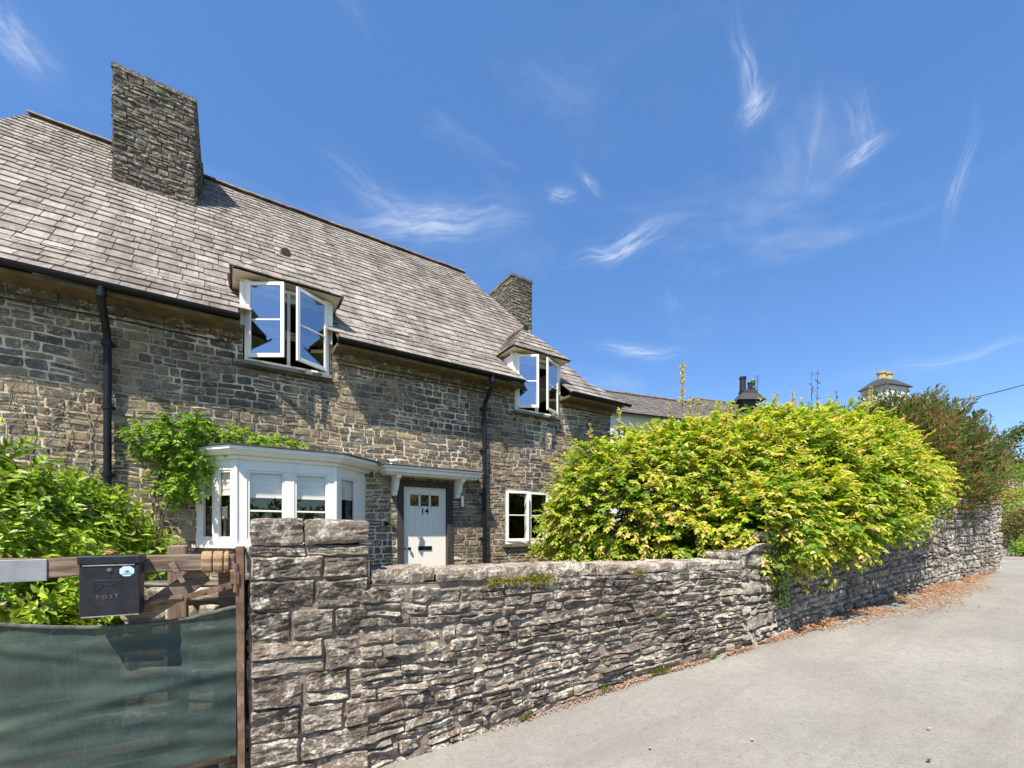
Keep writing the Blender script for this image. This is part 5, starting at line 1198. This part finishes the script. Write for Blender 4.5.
s_ = s_[ok]; dst = dst[ok]; n = len(s_); xy = np.array([along(q) for q in s_]); base = np.stack([xy[:, 0]-.02, xy[:, 1]-.03-dst, np.array([g(q) for q in xy[:, 0]])+.003+rr.random(n)*.008], 1)
dd = rr.normal(size=(n, 3)); dd[:, 2] = rr.random(n)*.25
leaves(li, base, dd, np.tile([[0, 0, 1.]], (n, 1))+rr.normal(size=(n, 3))*.3, rr.uniform(.008, .024, n)*(1+.9*(s_ > 5)), rr.uniform(.004, .009, n), lerpc((.52, .32, .18), (.40, .20, .14), rr.random(n))*rr.uniform(.6, 1.4, (n, 1)))
tag(li.build('fallen_leaves', M['litter']), 'drift of russet fallen leaves along the foot of the wall', 'fallen leaves', kind='stuff')
gt = MB()
for s0 in (2.0, 2.62, 2.66, 2.72, 1.2, 3.4, 6.2, 8.0, 10.5):
    x0, y0 = along(s0); k = 45; b = np.stack([x0+rr.normal(size=k)*.04, y0-.03+rr.normal(size=k)*.012-.01, np.full(k, g(x0)-.012)], 1)
    leaves(gt, b, np.stack([rr.normal(size=k)*.5, -.25+rr.normal(size=k)*.3, np.ones(k)], 1), rr.normal(size=(k, 3)), rr.uniform(.04, .09, k), np.full(k, .004), lerpc((.10, .16, .03), (.22, .24, .05), rr.random(k)))
tag(gt.build('weeds', M['leaf']), 'small green weeds at the foot of the roadside wall', 'weeds', kind='stuff')

# --- right-hand hedges and trees
def hedge(name, ells, label, cat, ca, cb, n, seed, leaf=(.07, .13), core=True):
    t = thing(name, (ells[0][0], ells[0][1], g(ells[0][0])), label, cat)
    mb = MB(); P, D = ell_points(ells, n, seed, .82, amp=.2, freq=2); r = np.random.default_rng(seed); N = len(P); cl = vnoise(P*1.8, seed, 2)
    for k in range(4):
        leaves(mb, P+r.normal(size=(N, 3))*.09, D+r.normal(size=(N, 3))*.7, unit(D+np.array([0, 0, .8])+r.normal(size=(N, 3))*.4), r.uniform(*leaf, N), r.uniform(*leaf, N)*.4, lerpc(ca, cb, np.clip(.5+.8*cl+r.normal(size=N)*.25, 0, 1)))
    mb.build('foliage', M['leaf'], t)
    for e in ells[:3]:
        mb = MB(); tube(mb, [(e[0], e[1], g(e[0])-.1), (e[0], e[1], e[2])], [.08, .04], 6)
        for k in range(5): tube(mb, [(e[0], e[1], e[2]-.3*e[5]), (e[0]+r.uniform(-.6, .6)*e[3], e[1]+r.uniform(-.6, .6)*e[4], e[2]+r.uniform(0, .6)*e[5])], [.03, .01], 5)
        mb.build('trunk', M['bark'], t)
    return t
def cw(u, y, z): return tuple(camw(u, y, z))
def E_(u, y, z, rx, rz, ry=None): c = camw(u, y, z); return (c[0], c[1], c[2], rx, ry or rx, rz)
hedge('rounded_tree', [E_(1040, 452, 26, 2.0, 1.7), E_(1052, 446, 27, 2.2, 1.8)], 'dark rounded tree at the right edge behind the hedges', 'tree', (.05, .08, .015), (.13, .17, .035), 1500, 501, (.12, .2))
hedge('bright_hedge', [E_(1000, 484, 21, 1.3, .8), E_(1030, 482, 21, 1.6, .9), E_(1060, 480, 21, 1.8, 1.0)], 'bright green upper hedge beyond the end of the garden wall', 'hedge', (.12, .22, .03), (.28, .36, .05), 1500, 502)
hedge('yellow_bush', [E_(1012, 508, 18, 1.0, .75), E_(1045, 506, 18, 1.3, .8)], 'yellow-green clipped bush in the middle of the hedge bank', 'bush', (.16, .22, .03), (.42, .42, .06), 1400, 503)
hedge('brown_hedge', [E_(1018, 535, 16.0, 1.1, .85), E_(1048, 532, 15.5, 1.3, .9), E_(1000, 530, 19, 1.0, .8)], 'olive and brown hedge at the foot of the bank beside the steps', 'hedge', (.10, .11, .03), (.28, .22, .08), 1700, 504)
hedge('low_plant', [E_(1024, 550, 14.2, .25, .25), E_(1032, 549, 14.2, .3, .3)], 'small bright green plant beside the road at the right edge', 'plant', (.14, .24, .03), (.28, .40, .06), 300, 505, (.05, .09))
st = thing('stone_steps', tuple(camw(1002, 560, 15)), 'pale stone steps rising beside the end of the garden wall', 'steps')
for k in range(4):
    mb = MB(); p = camw(1003, 560, 15.3+k*.35); zg = g(p[0]); frame_box(mb, (p[0], p[1], zg), (CS, -CC, 0), (CC, CS, 0), (0, 0, 1), (-.5, 0, -.1), (.55, .36, .15*(k+1))); bevel(mb.build('step', M['gravel'], st), .02)
hx = [(x, -7.2+.3*sin(x), 1.3+.2*sin(x*2.1), 1.6, .9, 1.5+.3*sin(x*1.3)) for x in range(-12, 22, 2)]
hedge('lane_hedge', hx, 'thick green hedge on the far side of the lane, mirrored in the window panes', 'hedge', (.08, .13, .02), (.26, .32, .05), 3200, 510, (.16, .26))
# bank (terrain) behind
bank = MB(); V = []
for d_, zz in ((17.5, .7), (20, 1.6), (24, 2.6), (34, 3.2), (60, 3.6)):
    for u in (985, 1010, 1040, 1100, 1300): p = camw(u, 530, d_); V.append((p[0], p[1], zz))
bank.add(V, np.array([[j*5+i, j*5+i+1, (j+1)*5+i+1, (j+1)*5+i] for j in range(4) for i in range(4)])); struct(bank.build('hill', M['grass_far'], smooth=True))
mb = MB(); V = []
for i, u in enumerate((985, 1000, 1015, 1030, 1060)):
    for zc in (13.2, 13.9, 14.6, 15.6): p = camw(u, 530, zc+.2*sin(i*2)); V.append((p[0], p[1], g(p[0])-.010))
mb.add(V, np.array([[i*4+j, (i+1)*4+j, (i+1)*4+j+1, i*4+j+1] for i in range(4) for j in range(3)])); struct(mb.build('verge', M['gravel']))
# a few loose leaves on the tarmac
mb = MB(); pts = [camw(928, 762, 2.55), camw(752, 738, 2.9), camw(930, 745, 2.9), camw(650, 745, 2.9)]
for i, p in enumerate(pts): leaves(mb, [(p[0], p[1], g(p[0])+.006)], np.array([[1., .3*i, .05]]), np.array([[0, 0, 1.]]), [.05 if i == 0 else .03], [.012], np.array([[.07, .09, .05], [.5, .45, .35], [.5, .48, .42], [.4, .36, .3]][i:i+1]))
tag(mb.build('stray_leaves', M['litter']), 'few stray leaves scattered on the tarmac', 'fallen leaves', kind='stuff')
